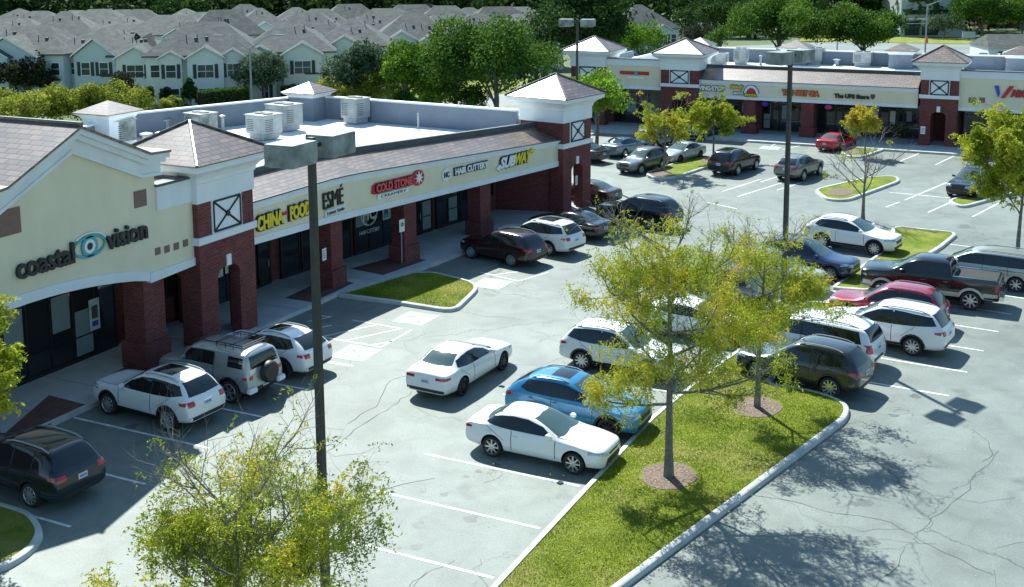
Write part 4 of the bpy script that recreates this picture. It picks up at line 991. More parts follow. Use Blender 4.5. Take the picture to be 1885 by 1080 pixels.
class Proj:
    def __init__(s, me):
        s.t = BVHTree.FromPolygons([v.co.copy() for v in me.vertices], [tuple(p.vertices) for p in me.polygons])
    def hit(s, o, d):
        h = s.t.ray_cast(Vector(o), Vector(d).normalized())
        return (h[0], h[1]) if h[0] is not None else (None, None)
    def strip(s, pts_top, pts_bot, mode, rows=5, off=.006, sub=4, side=1):
        """mode 'side': pts=(x,z) cast along y ; 'front'/'rear': pts=(y,z) ; 'top': (x,y)"""
        def dens(p):
            out = []
            for a, c in zip(p[:-1], p[1:]):
                for k in range(sub): out.append((a[0]+(c[0]-a[0])*k/sub, a[1]+(c[1]-a[1])*k/sub))
            return out+[p[-1]]
        T, B_ = dens(pts_top), dens(pts_bot); g = []
        for r in range(rows+1):
            row = []
            for t, c in zip(T, B_):
                a = t[0]+(c[0]-t[0])*r/rows; z = t[1]+(c[1]-t[1])*r/rows
                if mode == 'side': h, n_ = s.hit((a, 3*side, z), (0, -side, 0)); fb = (a, .6*side, z)
                elif mode == 'front': h, n_ = s.hit((5, a, z), (-1, 0, 0)); fb = (1, a, z)
                elif mode == 'rear': h, n_ = s.hit((-6, a, z), (1, 0, 0)); fb = (-2, a, z)
                else: h, n_ = s.hit((a, z, 4), (0, 0, -1)); fb = (a, z, 1.4)
                row.append((h+n_*off, n_) if h is not None else None)
            g.append(row)
        vs = []; idx = {}
        for r, row in enumerate(g):
            for c, q in enumerate(row):
                if q: idx[(r, c)] = len(vs); vs.append(q[0])
        nv = len(vs)
        ns = [q[1] for row in g for q in row if q]
        vs2 = vs+[v-n_*(off+.02) for v, n_ in zip(vs, ns)]
        fs = []; 
        C = len(T)
        for r in range(rows):
            for c in range(C-1):
                k = [(r, c), (r, c+1), (r+1, c+1), (r+1, c)]
                if all(q in idx for q in k):
                    f = [idx[q] for q in k]
                    fs.append(tuple(f))
        edges = {}
        for f in fs:
            for i in range(4):
                a, c = f[i], f[(i+1) % 4]; edges[(a, c)] = 1
        sidef = [(c, a, a+nv, c+nv) for (a, c) in edges if (c, a) not in edges]
        return vs2, fs+sidef
def arc_strip(cx, cz, r0, r1, a0, a1, n_=9):
    T = [(cx+r1*math.cos(t), cz+r1*math.sin(t)) for t in np.linspace(a0, a1, n_)]
    B_ = [(cx+r0*math.cos(t), cz+r0*math.sin(t)) for t in np.linspace(a0, a1, n_)]
    return T, B_
def lathe_y(prof, y0, n_=24):
    return [[(math.cos(t)*r_, y0+y, math.sin(t)*r_) for t in np.linspace(0, 2*math.pi, n_+1)[:-1]] for r_, y in prof]
_wheel = {}
def wheel_meshes(rad, wid, dark, spokes, side):
    key = (rad, wid, dark, spokes, side)
    if key in _wheel: return _wheel[key]
    b = MB(); s_ = side
    b.rings(lathe_y([(rad*.73, -s_*wid*.5), (rad*.9, -s_*wid*.5), (rad, -s_*wid*.38), (rad, s_*wid*.38), (rad*.93, s_*wid*.5), (rad*.76, s_*wid*.5), (rad*.73, s_*wid*.44)], 0, 28), cap=False)
    t = b.build('tyre', M['tyre'], None, smooth=True, world=False); tm = t.data; bpy.data.objects.remove(t)
    b = MB()
    b.rings(lathe_y([(rad*.745, s_*wid*.46), (rad*.715, s_*wid*.50), (rad*.69, s_*wid*.42), (rad*.67, s_*wid*.1)], 0, 28), cap=False, m=0)
    b.rings(lathe_y([(rad*.68, s_*wid*.1), (.01, s_*wid*.1)], 0, 20), cap=False, m=1)
    b.rings(lathe_y([(rad*.15, s_*wid*.30), (rad*.14, s_*wid*.46), (.01, s_*wid*.47)], 0, 12), cap=False, m=0)
    for k in range(spokes):
        a = 2*math.pi*k/spokes; ca, sa = math.cos(a), math.sin(a); vs = []
        for r_, ww in ((rad*.1, rad*.09), (rad*.70, rad*.07)):
            for dw in (-ww, ww):
                for yy in (s_*wid*.30, s_*wid*(.45 if r_ < rad*.3 else .43)):
                    vs.append((ca*r_-sa*dw, yy, sa*r_+ca*dw))
        b.add(vs, [(0, 1, 3, 2), (4, 6, 7, 5), (0, 4, 5, 1), (2, 3, 7, 6), (1, 5, 7, 3), (0, 2, 6, 4)])
    r = b.build('rim', [M['darkrim'] if dark else M['rim'], M['well']], None, smooth=True, world=False); rm = r.data; bpy.data.objects.remove(r)
    _wheel[key] = (tm, rm); return tm, rm

def make_car(name, sp, paintm):
    L2f, L2r = sp['st'][0][0], sp['st'][-1][0]; wb = sp['wb']; rad = sp.get('rad', .34); tr = sp['track']
    root = empty(name)
    root['category'] = sp.get('cat', 'car')
    tmp = loft_body(sp['st'], sp.get('crease', .25)); base = eval_mesh(tmp); pj = Proj(base)
    # wheel wells
    base.materials.clear(); base.materials.append(paintm); base.materials.append(M['well'])
    bo = bpy.data.objects.new('tmpb', base); COL.objects.link(bo)
    cut = MB()
    for x in (wb/2, -wb/2):
        for s_ in (1, -1):
            rr = rad+.065; y0, y1 = sorted((s_*(tr-.22), s_*(tr+.5)))
            ring = lambda y: [(x+math.cos(t)*rr, y, rad+.01+math.sin(t)*rr*1.0) for t in np.linspace(0, 2*math.pi, 29)[:-1]]
            cut.rings([ring(y0), ring(y1)])
    co = cut.build('cut', M['well'], None, world=False); co.data.materials.clear(); co.data.materials.append(M['well']); co.data.materials.append(M['well'])
    for p in co.data.polygons: p.material_index = 1
    md = bo.modifiers.new('b', 'BOOLEAN'); md.operation = 'DIFFERENCE'; md.object = co; md.solver = 'EXACT'
    me = eval_mesh(bo)
    for o in (tmp, bo, co): bpy.data.objects.remove(o)
    me.polygons.foreach_set('use_smooth', [True]*len(me.polygons)); me.set_sharp_from_angle(angle=R(38))
    body = link('body', me, root); 
    for sl_ in body.material_slots[:1]: sl_.link = 'OBJECT'; sl_.material = paintm
    def patch(nm, top, bot, mode, m, side=1, rows=5, off=.006, sub=4, parent=None):
        vs, fs = pj.strip(top, bot, mode, rows, off, sub, side)
        if not fs: return None
        b = MB(); b.add(vs, fs); return b.build(nm, m, parent or root, smooth=True, world=False)
    def painted(o):
        if o: o.material_slots[0].link = 'OBJECT'; o.material_slots[0].material = paintm; o['painted'] = 1
        return o
    painted(body)
    for s_ in (1, -1):
        for (top, bot) in sp['side_win']: patch('side_window', top, bot, 'side', M['carglass'], s_, off=.006)
        sw = sp['side_win']
        for (t0, b0_), (t1, b1_) in zip(sw[:-1], sw[1:]):
            if abs(t1[0][0]-t0[-1][0]) < .3: patch('window_pillar', [t0[-1], t1[0]], [b0_[-1], b1_[0]], 'side', M['black'], s_, rows=5, off=.004, sub=1)
        for q in sp.get('seams', []):   # (x0,z0,x1,z1)
            x0, z0, x1, z1 = q
            patch('door_seam', [(x0, z0), (x1, z1)], [(x0+.022, z0), (x1+.022, z1)], 'side', M['black'], s_, rows=1, off=.003, sub=8)
        if sp.get('clad'):
            zc_ = sp['clad']; xs_ = np.linspace(wb/2-rad-.08, -wb/2+rad+.08, 6)
            patch('sill_cladding', [(x, zc_) for x in xs_], [(x, zc_-.16) for x in xs_], 'side', M['black'] if not sp.get('sillcol') else M[sp['sillcol']], s_, rows=2, off=.012, sub=1)
            for x in (wb/2, -wb/2):
                T, B_ = arc_strip(x, rad+.01, rad+.058, rad+.125, R(-18), R(198), 12)
                patch('wheel_arch', T, B_, 'side', M['black'] if not sp.get('sillcol') else M[sp['sillcol']], s_, rows=1, off=.016, sub=1)
        for (x, z) in sp.get('handles', []):
            h, n_ = pj.hit((x, 3*s_, z), (0, -s_, 0))
            if h is not None:
                b = MB(); b.tube([h+Vector((-.09, s_*.0, 0)), h+Vector((-.07, s_*.03, .005)), h+Vector((.07, s_*.03, .005)), h+Vector((.09, 0, 0))], .013, 5); painted(b.build('door_handle', paintm, root, smooth=True, world=False)) if not sp.get('chromehandles') else b.build('door_handle', M['chrome'], root, smooth=True, world=False)
        mx, mz = sp['mirror']; h, n_ = pj.hit((mx, 3*s_, mz), (0, -s_, 0))
        if h is not None:
            b = MB(); c = h+Vector((0, s_*.14, .03))
            b.rings([[(c.x+a, c.y+y*k, c.z+z*k) for y, z in ((-.11, -.06), (.11, -.05), (.11, .07), (-.1, .08))] for a, k in ((-.09, .9), (-.04, 1), (.03, .9), (.09, .45))]); mo = painted(b.build('wing_mirror', paintm, root, smooth=True, world=False, bevel=.015))
        if sp.get('rails'):
            x0, x1 = sp['rails']; pts = []
            for x in np.linspace(x0, x1, 7):
                h, n_ = pj.hit((x, s_*sp['railw'], 4), (0, 0, -1)); pts.append(h+Vector((0, 0, .045)))
            pts[0] -= Vector((0, 0, .04)); pts[-1] -= Vector((0, 0, .04))
            b = MB(); b.tube(pts, .022, 6); b.build('roof_rail', M[sp.get('railm', 'metal')], root, smooth=True, world=False)
        for k, (y0, z0, y1, z1, ztl) in enumerate([sp['headlamp']]):
            patch('headlight', [(s_*y0, z1), (s_*y1, z1+ztl)], [(s_*y0, z0), (s_*y1, z0+ztl)], 'front', M['headlamp'], rows=3, off=.006, sub=5)
            xh = sp.get('headside')
            if xh: patch('headlight', [(xh[0], xh[2]), (xh[1], xh[3])], [(xh[0], xh[2]-.11), (xh[1], xh[3]-.05)], 'side', M['headlamp'], s_, rows=2, off=.007)
        for (y0, z0, y1, z1) in sp['taillamp']:
            patch('tail_light', [(s_*y0, z1), (s_*y1, z1)], [(s_*y0, z0), (s_*y1, z0)], 'rear', M['redlamp'], rows=3, off=.008, sub=5)
        if sp.get('tailside'):
            x0, x1, z0, z1 = sp['tailside']; patch('tail_light', [(x0, z1), (x1, z1-.02)], [(x0, z0), (x1, z0+.03)], 'side', M['redlamp'], s_, rows=2, off=.008)
    patch('windscreen', sp['ws'][0], sp['ws'][1], 'front', M['rearglass'], rows=6, off=.006, sub=6)
    if sp.get('rw'): patch('rear_window', sp['rw'][0], sp['rw'][1], 'rear', M[sp.get('rwm', 'carglass')], rows=6, off=.006, sub=6)
    for q in sp.get('roofglass', []): patch('sunroof', [(q[0], q[2]), (q[1], q[2])], [(q[0], -q[2]), (q[1], -q[2])], 'top', M['carglass'], rows=6, off=.004, sub=5)
    hd_ = sp.get('hoodseam')
    if hd_: 
        for s_ in (1, -1): patch('bonnet_seam', [(hd_[0], s_*hd_[2]), (hd_[1], s_*hd_[3])], [(hd_[0], s_*(hd_[2]+.018)), (hd_[1], s_*(hd_[3]+.018))], 'top', M['black'], rows=1, off=.003, sub=8)
    y0, z0, y1, z1 = sp['grille']; patch('grille', [(-y1, z1), (0, z1), (y1, z1)], [(-y0, z0), (0, z0), (y0, z0)], 'front', M[sp.get('grillem', 'black')], rows=3, off=.006, sub=4)
    zr_ = sp.get('plate', .8); h, n_ = pj.hit((-6, 0, zr_), (1, 0, 0))
    b = MB(); b.box((h.x-.022, -.16, zr_-.08), (h.x+.03, .16, zr_+.08)); pl = b.build('number_plate', M['plate'], root, world=False)
    b = MB()
    for k in range(6): b.box((h.x-.026, -.12+k*.042, zr_-.035), (h.x-.0225, -.095+k*.042, zr_+.035))
    b.build('plate_characters', M['blue_sign'], pl, world=False)
    if sp.get('rearclad'): z0, z1, y1 = sp['rearclad']; patch('rear_bumper', [(-y1, z1), (0, z1), (y1, z1)], [(-y1, z0), (0, z0), (y1, z0)], 'rear', M['black'], rows=2, off=.012, sub=5)
    z0, z1, y1 = sp.get('frontlow', (.27, .40, .6)); patch('front_intake', [(-y1, z1), (0, z1), (y1, z1)], [(-y1*.8, z0), (0, z0), (y1*.8, z0)], 'front', M['black'], rows=2, off=.008, sub=4)
    for q in sp.get('extra', []): q(root, pj, patch, painted, paintm)
    for x in (wb/2, -wb/2):
        for s_ in (1, -1):
            tm, rm = wheel_meshes(rad, sp.get('tw', .225), sp.get('darkrim', False), sp.get('spokes', 10), s_)
            wo = link('wheel', tm, root); wo.location = (x, s_*(tr-.095), rad)
            ro = link('rim', rm, wo)
    # axles / underside
    b = MB(); b.box((-wb/2-.5, -.55, .2), (wb/2+.5, .55, .34)); b.build('underbody', M['well'], root, world=False)
    return root

def suv(L=4.6, W=.92, H=1.70, wb=2.68, fo=.93, belt=1.02, hood=.98, slope=.0, roofx=(.05, -1.75), zb=.26, boxy=0):
    f = wb/2+fo; r_ = f-L; cx = wb/2-.52
    rx0, rx1 = roofx
    return [(f, W*.62, zb+.12, .72, W*.56, .84, W*.42), (f-.04, W*.84, zb+.04, .80, W*.78, .93, W*.64), (f-.20, W*.94, zb, .87, W*.88, .98, W*.74), (f-.75, W*.985, zb, belt-.12, W*.93, hood+.0, W*.76), (cx+.12, W, zb, belt-.03, W*.95, hood+.07, W*.78),
            (cx-.32, W, zb, belt, W*.95, hood+.36, W*.73), (rx0, W, zb, belt+.01, W*.95, H-.05, W*.70), (rx0-.45, W, zb, belt+.02, W*.95, H, W*.70), ((rx0+rx1)/2-.2, W, zb, belt+.04, W*.955, H, W*.70), (rx1+.25, W, zb, belt+.07, W*.95, H-.035, W*.68), (rx1-.02, W*.995, zb, belt+.08, W*.93, H-.09, W*.66),
            (r_+.30, W*.98, zb+.03, belt+.06, W*.91, belt+.36-slope, W*.69), (r_+.10, W*.955, zb+.06, belt+.0, W*.88, belt+.07, W*.74), (r_+.0, W*.88, zb+.12, belt-.14, W*.80, belt-.06, W*.7)]
def suv_spec(**k):
    pk = {q: k.pop(q) for q in ('L', 'W', 'H', 'wb', 'fo', 'belt', 'hood', 'slope', 'roofx', 'zb') if q in k}
    d = dict(L=4.6, W=.92, H=1.70, wb=2.68, fo=.93, belt=1.02, hood=.98, slope=0, roofx=(.05, -1.75), zb=.26); d.update(pk)
    L, W, H, wb, fo, belt, hood = (d[q] for q in ('L', 'W', 'H', 'wb', 'fo', 'belt', 'hood')); rx0, rx1 = d['roofx']; f = wb/2+fo; r_ = f-L; cx = wb/2-.52
    zt = H-.155; zb_ = belt+.045
    sp = dict(st=suv(**d), wb=wb, track=W*.985, cat='car', rad=.36, clad=.44, rearclad=(.30, .52, W*.86), plate=.86,
        side_win=[([(cx-.42, belt+.27), (rx0-.12, zt-.02), (rx0-.62, zt+.02)], [(cx-.12, zb_), (rx0+.15, zb_), (rx0-.62, zb_+.01)]),
                  ([(rx0-.68, zt+.02), (rx0-1.1, zt+.01), (rx0-1.48, zt-.02)], [(rx0-.68, zb_+.01), (rx0-1.1, zb_+.03), (rx0-1.48, zb_+.05)]),
                  ([(rx0-1.53, zt-.02), (rx1-.02, zt-.06)], [(rx0-1.53, zb_+.06), (rx1-.22, zb_+.14)])],
        seams=[(cx-.02, zb_-.08, cx-.02, .5), (rx0-.65, zb_-.02, rx0-.65, .48), (rx0-1.5, zb_+.02, -wb/2+.42, .72)],
        handles=[(rx0-.50, belt-.10), (rx0-1.36, belt-.07)], mirror=(cx-.16, belt+.08), rails=(rx0-.15, rx1+.1), railw=W*.62,
        headlamp=(W*.46, .74, W*.84, .87, .03), headside=(f-.46, f-.16, .90, .87), taillamp=[(W*.58, belt-.16, W*.86, belt+.0)], tailside=(r_+.12, r_+.36, belt-.12, belt+.0),
        ws=([(-W*.60, H-.13), (0, H-.105), (W*.60, H-.13)], [(-W*.80, belt+.08), (0, hood+.12), (W*.80, belt+.08)]),
        rw=([(-W*.58, H-.15), (0, H-.14), (W*.58, H-.15)], [(-W*.70, belt+.12), (0, belt+.10), (W*.70, belt+.12)]), hoodseam=(f-.16, cx+.02, W*.60, W*.80), grille=(W*.38, .60, W*.44, .76), frontlow=(.36, .50, W*.7), spokes=10)
    sp.update(k); return sp
def sedan_spec(W=.89, H=1.44, L=4.63, wb=2.70, fo=.93, deck=1.02, notch=.0, **k):
    f = wb/2+fo; r_ = f-L; belt = .92; cx = .80; rx0, rx1 = -.12, -1.0; rb = r_+.62
    st = [(f, W*.60, .30, .60, W*.54, .68, W*.40), (f-.05, W*.82, .22, .67, W*.76, .76, W*.60), (f-.22, W*.93, .19, .74, W*.87, .83, W*.70), (f-.75, W*.985, .19, .82, W*.92, .93, W*.75), (cx+.08, W, .19, .88, W*.94, .99, W*.77),
          (cx-.36, W, .19, belt, W*.93, 1.20, W*.70), (rx0, W, .19, belt+.01, W*.93, H-.045, W*.65), (rx0-.4, W, .19, belt+.02, W*.93, H, W*.64), (rx1, W, .19, belt+.04, W*.94, H-.03, W*.64), (rx1-.35, W, .2, belt+.05, W*.94, H-.12, W*.64), (rb+.18, W*.99, .21, belt+.06, W*.93, deck+.13, W*.68),
          (rb-.08, W*.98, .22, belt+.06, W*.92, deck+.015, W*.76), (r_+.13, W*.94, .25, belt+.04, W*.88, deck-.01, W*.76), (r_+.03, W*.88, .3, belt-.05, W*.80, deck-.06, W*.7), (r_, W*.80, .36, belt-.2, W*.72, deck-.2, W*.62)]
    zt = H-.145; zb_ = belt+.035
    sp = dict(st=st, wb=wb, track=W*.985, rad=.325, clad=None, plate=.72,
        side_win=[([(cx-.52, 1.17), (rx0-.10, zt-.0), (rx0-.55, zt+.02)], [(cx-.16, zb_), (rx0+.15, zb_), (rx0-.55, zb_+.01)]), ([(rx0-.60, zt+.02), (rx1-.12, zt-.02), (rx1-.46, zt-.10)], [(rx0-.60, zb_+.01), (rx1-.1, zb_+.03), (rx1-.60, zb_+.09)])],
        seams=[(cx-.05, zb_-.06, cx-.05, .36), (rx0-.58, zb_-.02, rx0-.58, .34), (rx1-.56, zb_+.02, -wb/2+.40, .62)], handles=[(rx0-.44, belt-.12), (rx1-.40, belt-.09)], mirror=(cx-.22, belt+.06),
        headlamp=(W*.44, .59, W*.84, .69, .04), headside=(f-.48, f-.14, .76, .72), taillamp=[(W*.46, .80, W*.84, .89)], tailside=(r_+.06, r_+.30, .80, .90),
        ws=([(-W*.54, H-.11), (0, H-.085), (W*.54, H-.11)], [(-W*.78, belt+.06), (0, 1.02), (W*.78, belt+.06)]), rw=([(-W*.54, H-.11), (0, H-.085), (W*.54, H-.11)], [(-W*.66, deck+.07), (0, deck+.05), (W*.66, deck+.07)]), rwm='rearglass',
        hoodseam=(f-.14, cx-.02, W*.55, W*.80), grille=(W*.66, .27, W*.50, .50), frontlow=(.58, .64, W*.4), spokes=8)
    sp.update(k); return sp
def van_spec():
    W = .99; H = 1.74; belt = 1.06; f = 2.46; r_ = -2.68
    st = [(f, W*.5, .34, .68, W*.46, .76, W*.32), (f-.06, W*.80, .27, .76, W*.74, .86, W*.6), (f-.3, W*.94, .24, .86, W*.86, .97, W*.7), (1.75, W*.99, .24, .98, W*.93, 1.08, W*.76), (1.42, W, .24, 1.03, W*.94, 1.20, W*.76), (.95, W, .24, belt, W*.94, 1.48, W*.73), (.5, W, .24, belt, W*.945, H-.05, W*.72),
          (0, W, .24, belt, W*.95, H, W*.72), (-1.0, W, .24, belt+.01, W*.955, H+.01, W*.73), (-1.9, W, .24, belt+.02, W*.95, H-.02, W*.72), (-2.33, W*.99, .25, belt+.02, W*.93, H-.07, W*.69), (-2.52, W*.97, .28, belt, W*.90, 1.42, W*.73), (-2.62, W*.95, .31, belt-.05, W*.87, 1.12, W*.76), (r_, W*.9, .36, belt-.25, W*.82, .93, W*.74)]
    zt = H-.17; zb_ = belt+.04
    def roofpost(root, pj, patch, painted, pm):
        for s_ in (1, -1): patch('sliding_rail', [(-.75, belt-.1), (-2.35, belt-.1)], [(-.75, belt-.125), (-2.35, belt-.125)], 'side', M['black'], s_, rows=1, off=.004)
    return dict(st=st, crease=.45, wb=3.06, track=W*.975, rad=.345, clad=None, plate=.88, cat='minivan',
        side_win=[([(1.02, 1.36), (.45, zt), (-.02, zt+.01)], [(1.28, zb_+.0), (.7, zb_), (-.02, zb_)]), ([(-.09, zt+.01), (-.6, zt+.01), (-1.12, zt)], [(-.09, zb_), (-.6, zb_), (-1.12, zb_)]), ([(-1.18, zt), (-1.8, zt-.02), (-2.16, zt-.04)], [(-1.18, zb_), (-1.8, zb_+.01), (-2.30, zb_+.03)])],
        seams=[(1.22, 1.0, 1.22, .4), (-.05, zb_-.02, -.05, .38), (-1.15, zb_-.02, -1.15, .75)], handles=[(.12, .93), (-.22, .93)], mirror=(1.12, belt+.08), rails=(.2, -2.1), railw=W*.62, railm='metal',
        headlamp=(W*.52, .66, W*.82, .80, .03), headside=(2.0, 2.22, .90, .86), taillamp=[(W*.70, .82, W*.9, 1.12)], tailside=(-2.62, -2.5, .82, 1.12), ws=([(-W*.64, H-.12), (0, H-.09), (W*.64, H-.12)], [(-W*.84, 1.13), (0, 1.20), (W*.84, 1.13)]),
        rw=([(-W*.62, H-.15), (0, H-.14), (W*.62, H-.15)], [(-W*.72, 1.18), (0, 1.16), (W*.72, 1.18)]), grille=(W*.40, .50, W*.5, .64), frontlow=(.32, .42, W*.6), spokes=7, rearclad=(.44, .54, W*.5), extra=[roofpost])
def pickup_spec():
    W = 1.02; H = 2.0; belt = 1.33
    f = 2.80; r_ = -3.0
    st = [(f, W*.84, .50, 1.12, W*.78, 1.22, W*.62), (f-.05, W*.93, .42, 1.19, W*.87, 1.29, W*.70), (f-.3, W*.98, .40, 1.23, W*.92, 1.34, W*.76), (1.9, W, .40, 1.26, W*.94, 1.39, W*.78), (1.42, W, .40, 1.29, W*.94, 1.42, W*.78), (.98, W, .40, belt, W*.93, 1.70, W*.72), (.55, W, .4, belt, W*.93, H-.04, W*.69), (.1, W, .4, belt, W*.93, H, W*.70),
          (-.65, W, .4, belt, W*.93, H-.01, W*.70), (-.93, W, .4, belt, W*.93, H-.06, W*.69), (-.99, W, .4, belt, W*.94, 1.62, W*.72), (-1.03, W, .4, 1.31, W*.955, 1.34, W*.90), (-1.1, W, .4, 1.31, W*.955, 1.33, W*.90), (-2.2, W, .4, 1.31, W*.955, 1.33, W*.90), (-2.86, W*.99, .42, 1.31, W*.94, 1.33, W*.89), (-2.92, W*.97, .46, 1.29, W*.92, 1.31, W*.86), (-2.95, W*.95, .5, 1.15, W*.90, 1.18, W*.85)]
    def extra(root, pj, patch, painted, pm):
        patch('bed_cover', [(-1.1, .80), (-2.8, .80)], [(-1.1, -.80), (-2.8, -.80)], 'top', M['tyre'], rows=4, off=.012)
        for s_ in (1, -1): 
            b = MB(); b.tube([(-1.08, s_*.86, 1.36), (-2.84, s_*.86, 1.36)], .032, 6); b.build('bed_rail', M['chrome'], root, world=False)
            patch('lower_trim', [(1.38, .72), (.3, .72), (-1.38, .72)], [(1.38, .52), (.3, .52), (-1.38, .52)], 'side', M['goldtrim'], s_, rows=2, off=.006)
            for x in (1.82, -1.82):
                T, B_ = arc_strip(x, .42, .46, .57, R(-25), R(205), 12); patch('arch_trim', T, B_, 'side', M['goldtrim'], s_, rows=1, off=.02, sub=1)
            for (a, c) in ((2.68, 2.32), (-2.3, -2.88)): patch('lower_trim', [(a, .80), (c, .80)], [(a, .52), (c, .52)], 'side', M['goldtrim'], s_, rows=2, off=.006)
        b = MB(); b.box((-3.12, -.85, .50), (-2.94, .85, .68)); b.build('rear_bumper', M['chrome'], root, world=False, bevel=.03)
    return dict(st=st, crease=.8, wb=3.64, track=W*.985, rad=.41, tw=.27, clad=None, plate=.60, cat='pickup truck',
        side_win=[([(.90, 1.60), (.50, 1.78), (.02, 1.80)], [(1.16, 1.34), (.6, 1.33), (.02, 1.33)]), ([(-.06, 1.80), (-.5, 1.80), (-.84, 1.76)], [(-.06, 1.33), (-.5, 1.33), (-.90, 1.34)])],
        seams=[(1.2, 1.2, 1.2, .5), (-.02, 1.27, -.02, .5), (-.95, 1.27, -.95, .5)], handles=[(.16, 1.12), (-.78, 1.12)], chromehandles=True, mirror=(1.02, 1.38), headlamp=(W*.58, .92, W*.86, 1.08, .0), headside=(2.52, 2.68, 1.08, 1.08),
        taillamp=[(W*.78, .90, W*.93, 1.2)], tailside=(-2.90, -2.78, .88, 1.2), ws=([(-W*.60, H-.12), (0, H-.10), (W*.60, H-.12)], [(-W*.80, 1.37), (0, 1.42), (W*.80, 1.37)]),
        rw=([(-W*.58, 1.79), (0, 1.79), (W*.58, 1.79)], [(-W*.62, 1.42), (0, 1.42), (W*.62, 1.42)]), grille=(W*.46, .72, W*.5, 1.04), grillem='chrome', frontlow=(.5, .62, W*.7), spokes=8, extra=[extra])
def cruiser_spec():
    W = .94; H = 1.80; belt = 1.18
    f = 2.16; r_ = -2.2
    st = [(f, W*.7, .42, .88, W*.64, .96, W*.5), (f-.07, W*.88, .36, .96, W*.80, 1.05, W*.62), (f-.3, W*.96, .34, 1.04, W*.86, 1.12, W*.7), (1.3, W, .34, 1.10, W*.90, 1.18, W*.76), (1.02, W, .34, 1.14, W*.93, 1.24, W*.80), (.80, W, .34, belt, W*.94, 1.5, W*.79), (.62, W, .34, belt, W*.94, H-.05, W*.76), (.3, W, .34, belt, W*.94, H, W*.77),
          (-.9, W, .34, belt, W*.94, H+.01, W*.77), (-1.75, W, .34, belt, W*.93, H, W*.76), (-1.98, W*.99, .35, belt, W*.92, H-.05, W*.75), (-2.08, W*.97, .38, belt, W*.90, 1.5, W*.80), (-2.14, W*.95, .4, belt-.04, W*.88, 1.22, W*.82), (-2.18, W*.92, .44, belt-.2, W*.85, 1.02, W*.80)]
    def extra(root, pj, patch, painted, pm):
        # roof rack with basket, spare wheel
        b = MB()
        for s_ in (1, -1): b.tube([(.55, s_*.55, 1.82), (.45, s_*.55, 1.92), (-.5, s_*.55, 1.93), (-.55, s_*.6, 1.98), (-1.7, s_*.6, 1.98)], .02, 5); b.tube([(-.55, s_*.6, 1.9), (-1.7, s_*.6, 1.9)], .015, 5)
        for x in (.3, -.5, -1.1, -1.7): b.tube([(x, -.58, 1.90), (x, .58, 1.90)], .018, 5)
        b.tube([(-1.7, -.6, 1.98), (-1.72, 0, 1.98), (-1.7, .6, 1.98)], .02, 5); b.tube([(-.55, -.6, 1.98), (-.55, .6, 1.98)], .02, 5)
        for x in (-.55, -.95, -1.3, -1.7):
            for s_ in (1, -1): b.tube([(x, s_*.6, 1.80), (x, s_*.6, 1.98)], .014, 5)
        b.build('roof_rack', M['black'], root, world=False)
        b = MB(); b.rings([[(x, math.cos(t)*r_-.08, .98+math.sin(t)*r_) for t in np.linspace(0, 2*math.pi, 25)[:-1]] for r_, x in ((.36, -2.18), (.38, -2.22), (.38, -2.36), (.33, -2.42), (.02, -2.43))]); b.build('spare_wheel', M['black'], root, smooth=True, world=False)
        for s_ in (1, -1):
            b = MB(); b.box((-2.3, s_*.72-.2, .44), (-2.1, s_*.72+.2, .62)); b.build('bumper_corner', M['white'], root, world=False, bevel=.04)
    return dict(st=st, crease=.7, wb=2.69, track=W*.985, rad=.40, tw=.26, clad=.50, plate=.60, cat='car',
        side_win=[([(.68, 1.50), (.52, 1.62), (.0, 1.66)], [(.86, 1.24), (.6, 1.23), (.0, 1.23)]), ([(-.05, 1.66), (-.6, 1.66)], [(-.05, 1.23), (-.6, 1.23)]), ([(-1.22, 1.62), (-1.85, 1.60)], [(-1.22, 1.26), (-1.90, 1.26)])],
        seams=[(.84, 1.1, .84, .5), (-.64, 1.6, -.64, .5)], handles=[(-.45, 1.05)], mirror=(.72, 1.3), headlamp=(W*.5, .78, W*.7, .96, 0), taillamp=[(W*.68, .90, W*.86, 1.04)], tailside=(-2.12, -1.95, .90, 1.02),
        ws=([(-W*.66, H-.12), (0, H-.10), (W*.66, H-.12)], [(-W*.82, 1.28), (0, 1.31), (W*.82, 1.28)]), rw=([(-W*.66, H-.16), (0, H-.15), (W*.66, H-.16)], [(-W*.74, 1.24), (0, 1.23), (W*.74, 1.24)]), grille=(W*.44, .76, W*.48, .94), frontlow=(.46, .6, W*.8), spokes=6, rearclad=(.42, .58, W*.86), extra=[extra])
M['goldtrim'] = mat('beige_lower_paint', (.48, .46, .40), .4, .1, coat=.6)
PA = dict(white=paint('white_car_paint', (.78, .80, .80)), pearl=paint('pearl_white_car_paint', (.74, .76, .75)), silver=paint('silver_car_paint', (.42, .46, .46), .55, .32), champagne=paint('champagne_car_paint', (.40, .43, .40), .5, .32), grey=paint('grey_car_paint', (.13, .145, .145), .5, .3),
          black=paint('black_car_paint', (.008, .009, .011), .1, .18), maroon=paint('dark_maroon_car_paint', (.030, .008, .010), .2, .2), navy=paint('navy_car_paint', (.010, .025, .085), .3, .25), dark=paint('dark_slate_car_paint', (.022, .028, .035), .4, .22),
          blue=paint('sky_blue_car_paint', (.03, .22, .42), .3, .25), red=paint('red_car_paint', (.50, .012, .03), .2, .25), crimson=paint('crimson_car_paint', (.36, .012, .045), .3, .25), gun=paint('gunmetal_car_paint', (.04, .046, .048), .4, .25), brown=paint('brown_car_paint', (.045, .022, .02), .3, .25),
          ltblue=paint('pale_blue_silver_car_paint', (.22, .32, .38), .5, .3), tan=paint('grey_beige_car_paint', (.20, .20, .185), .5, .3))
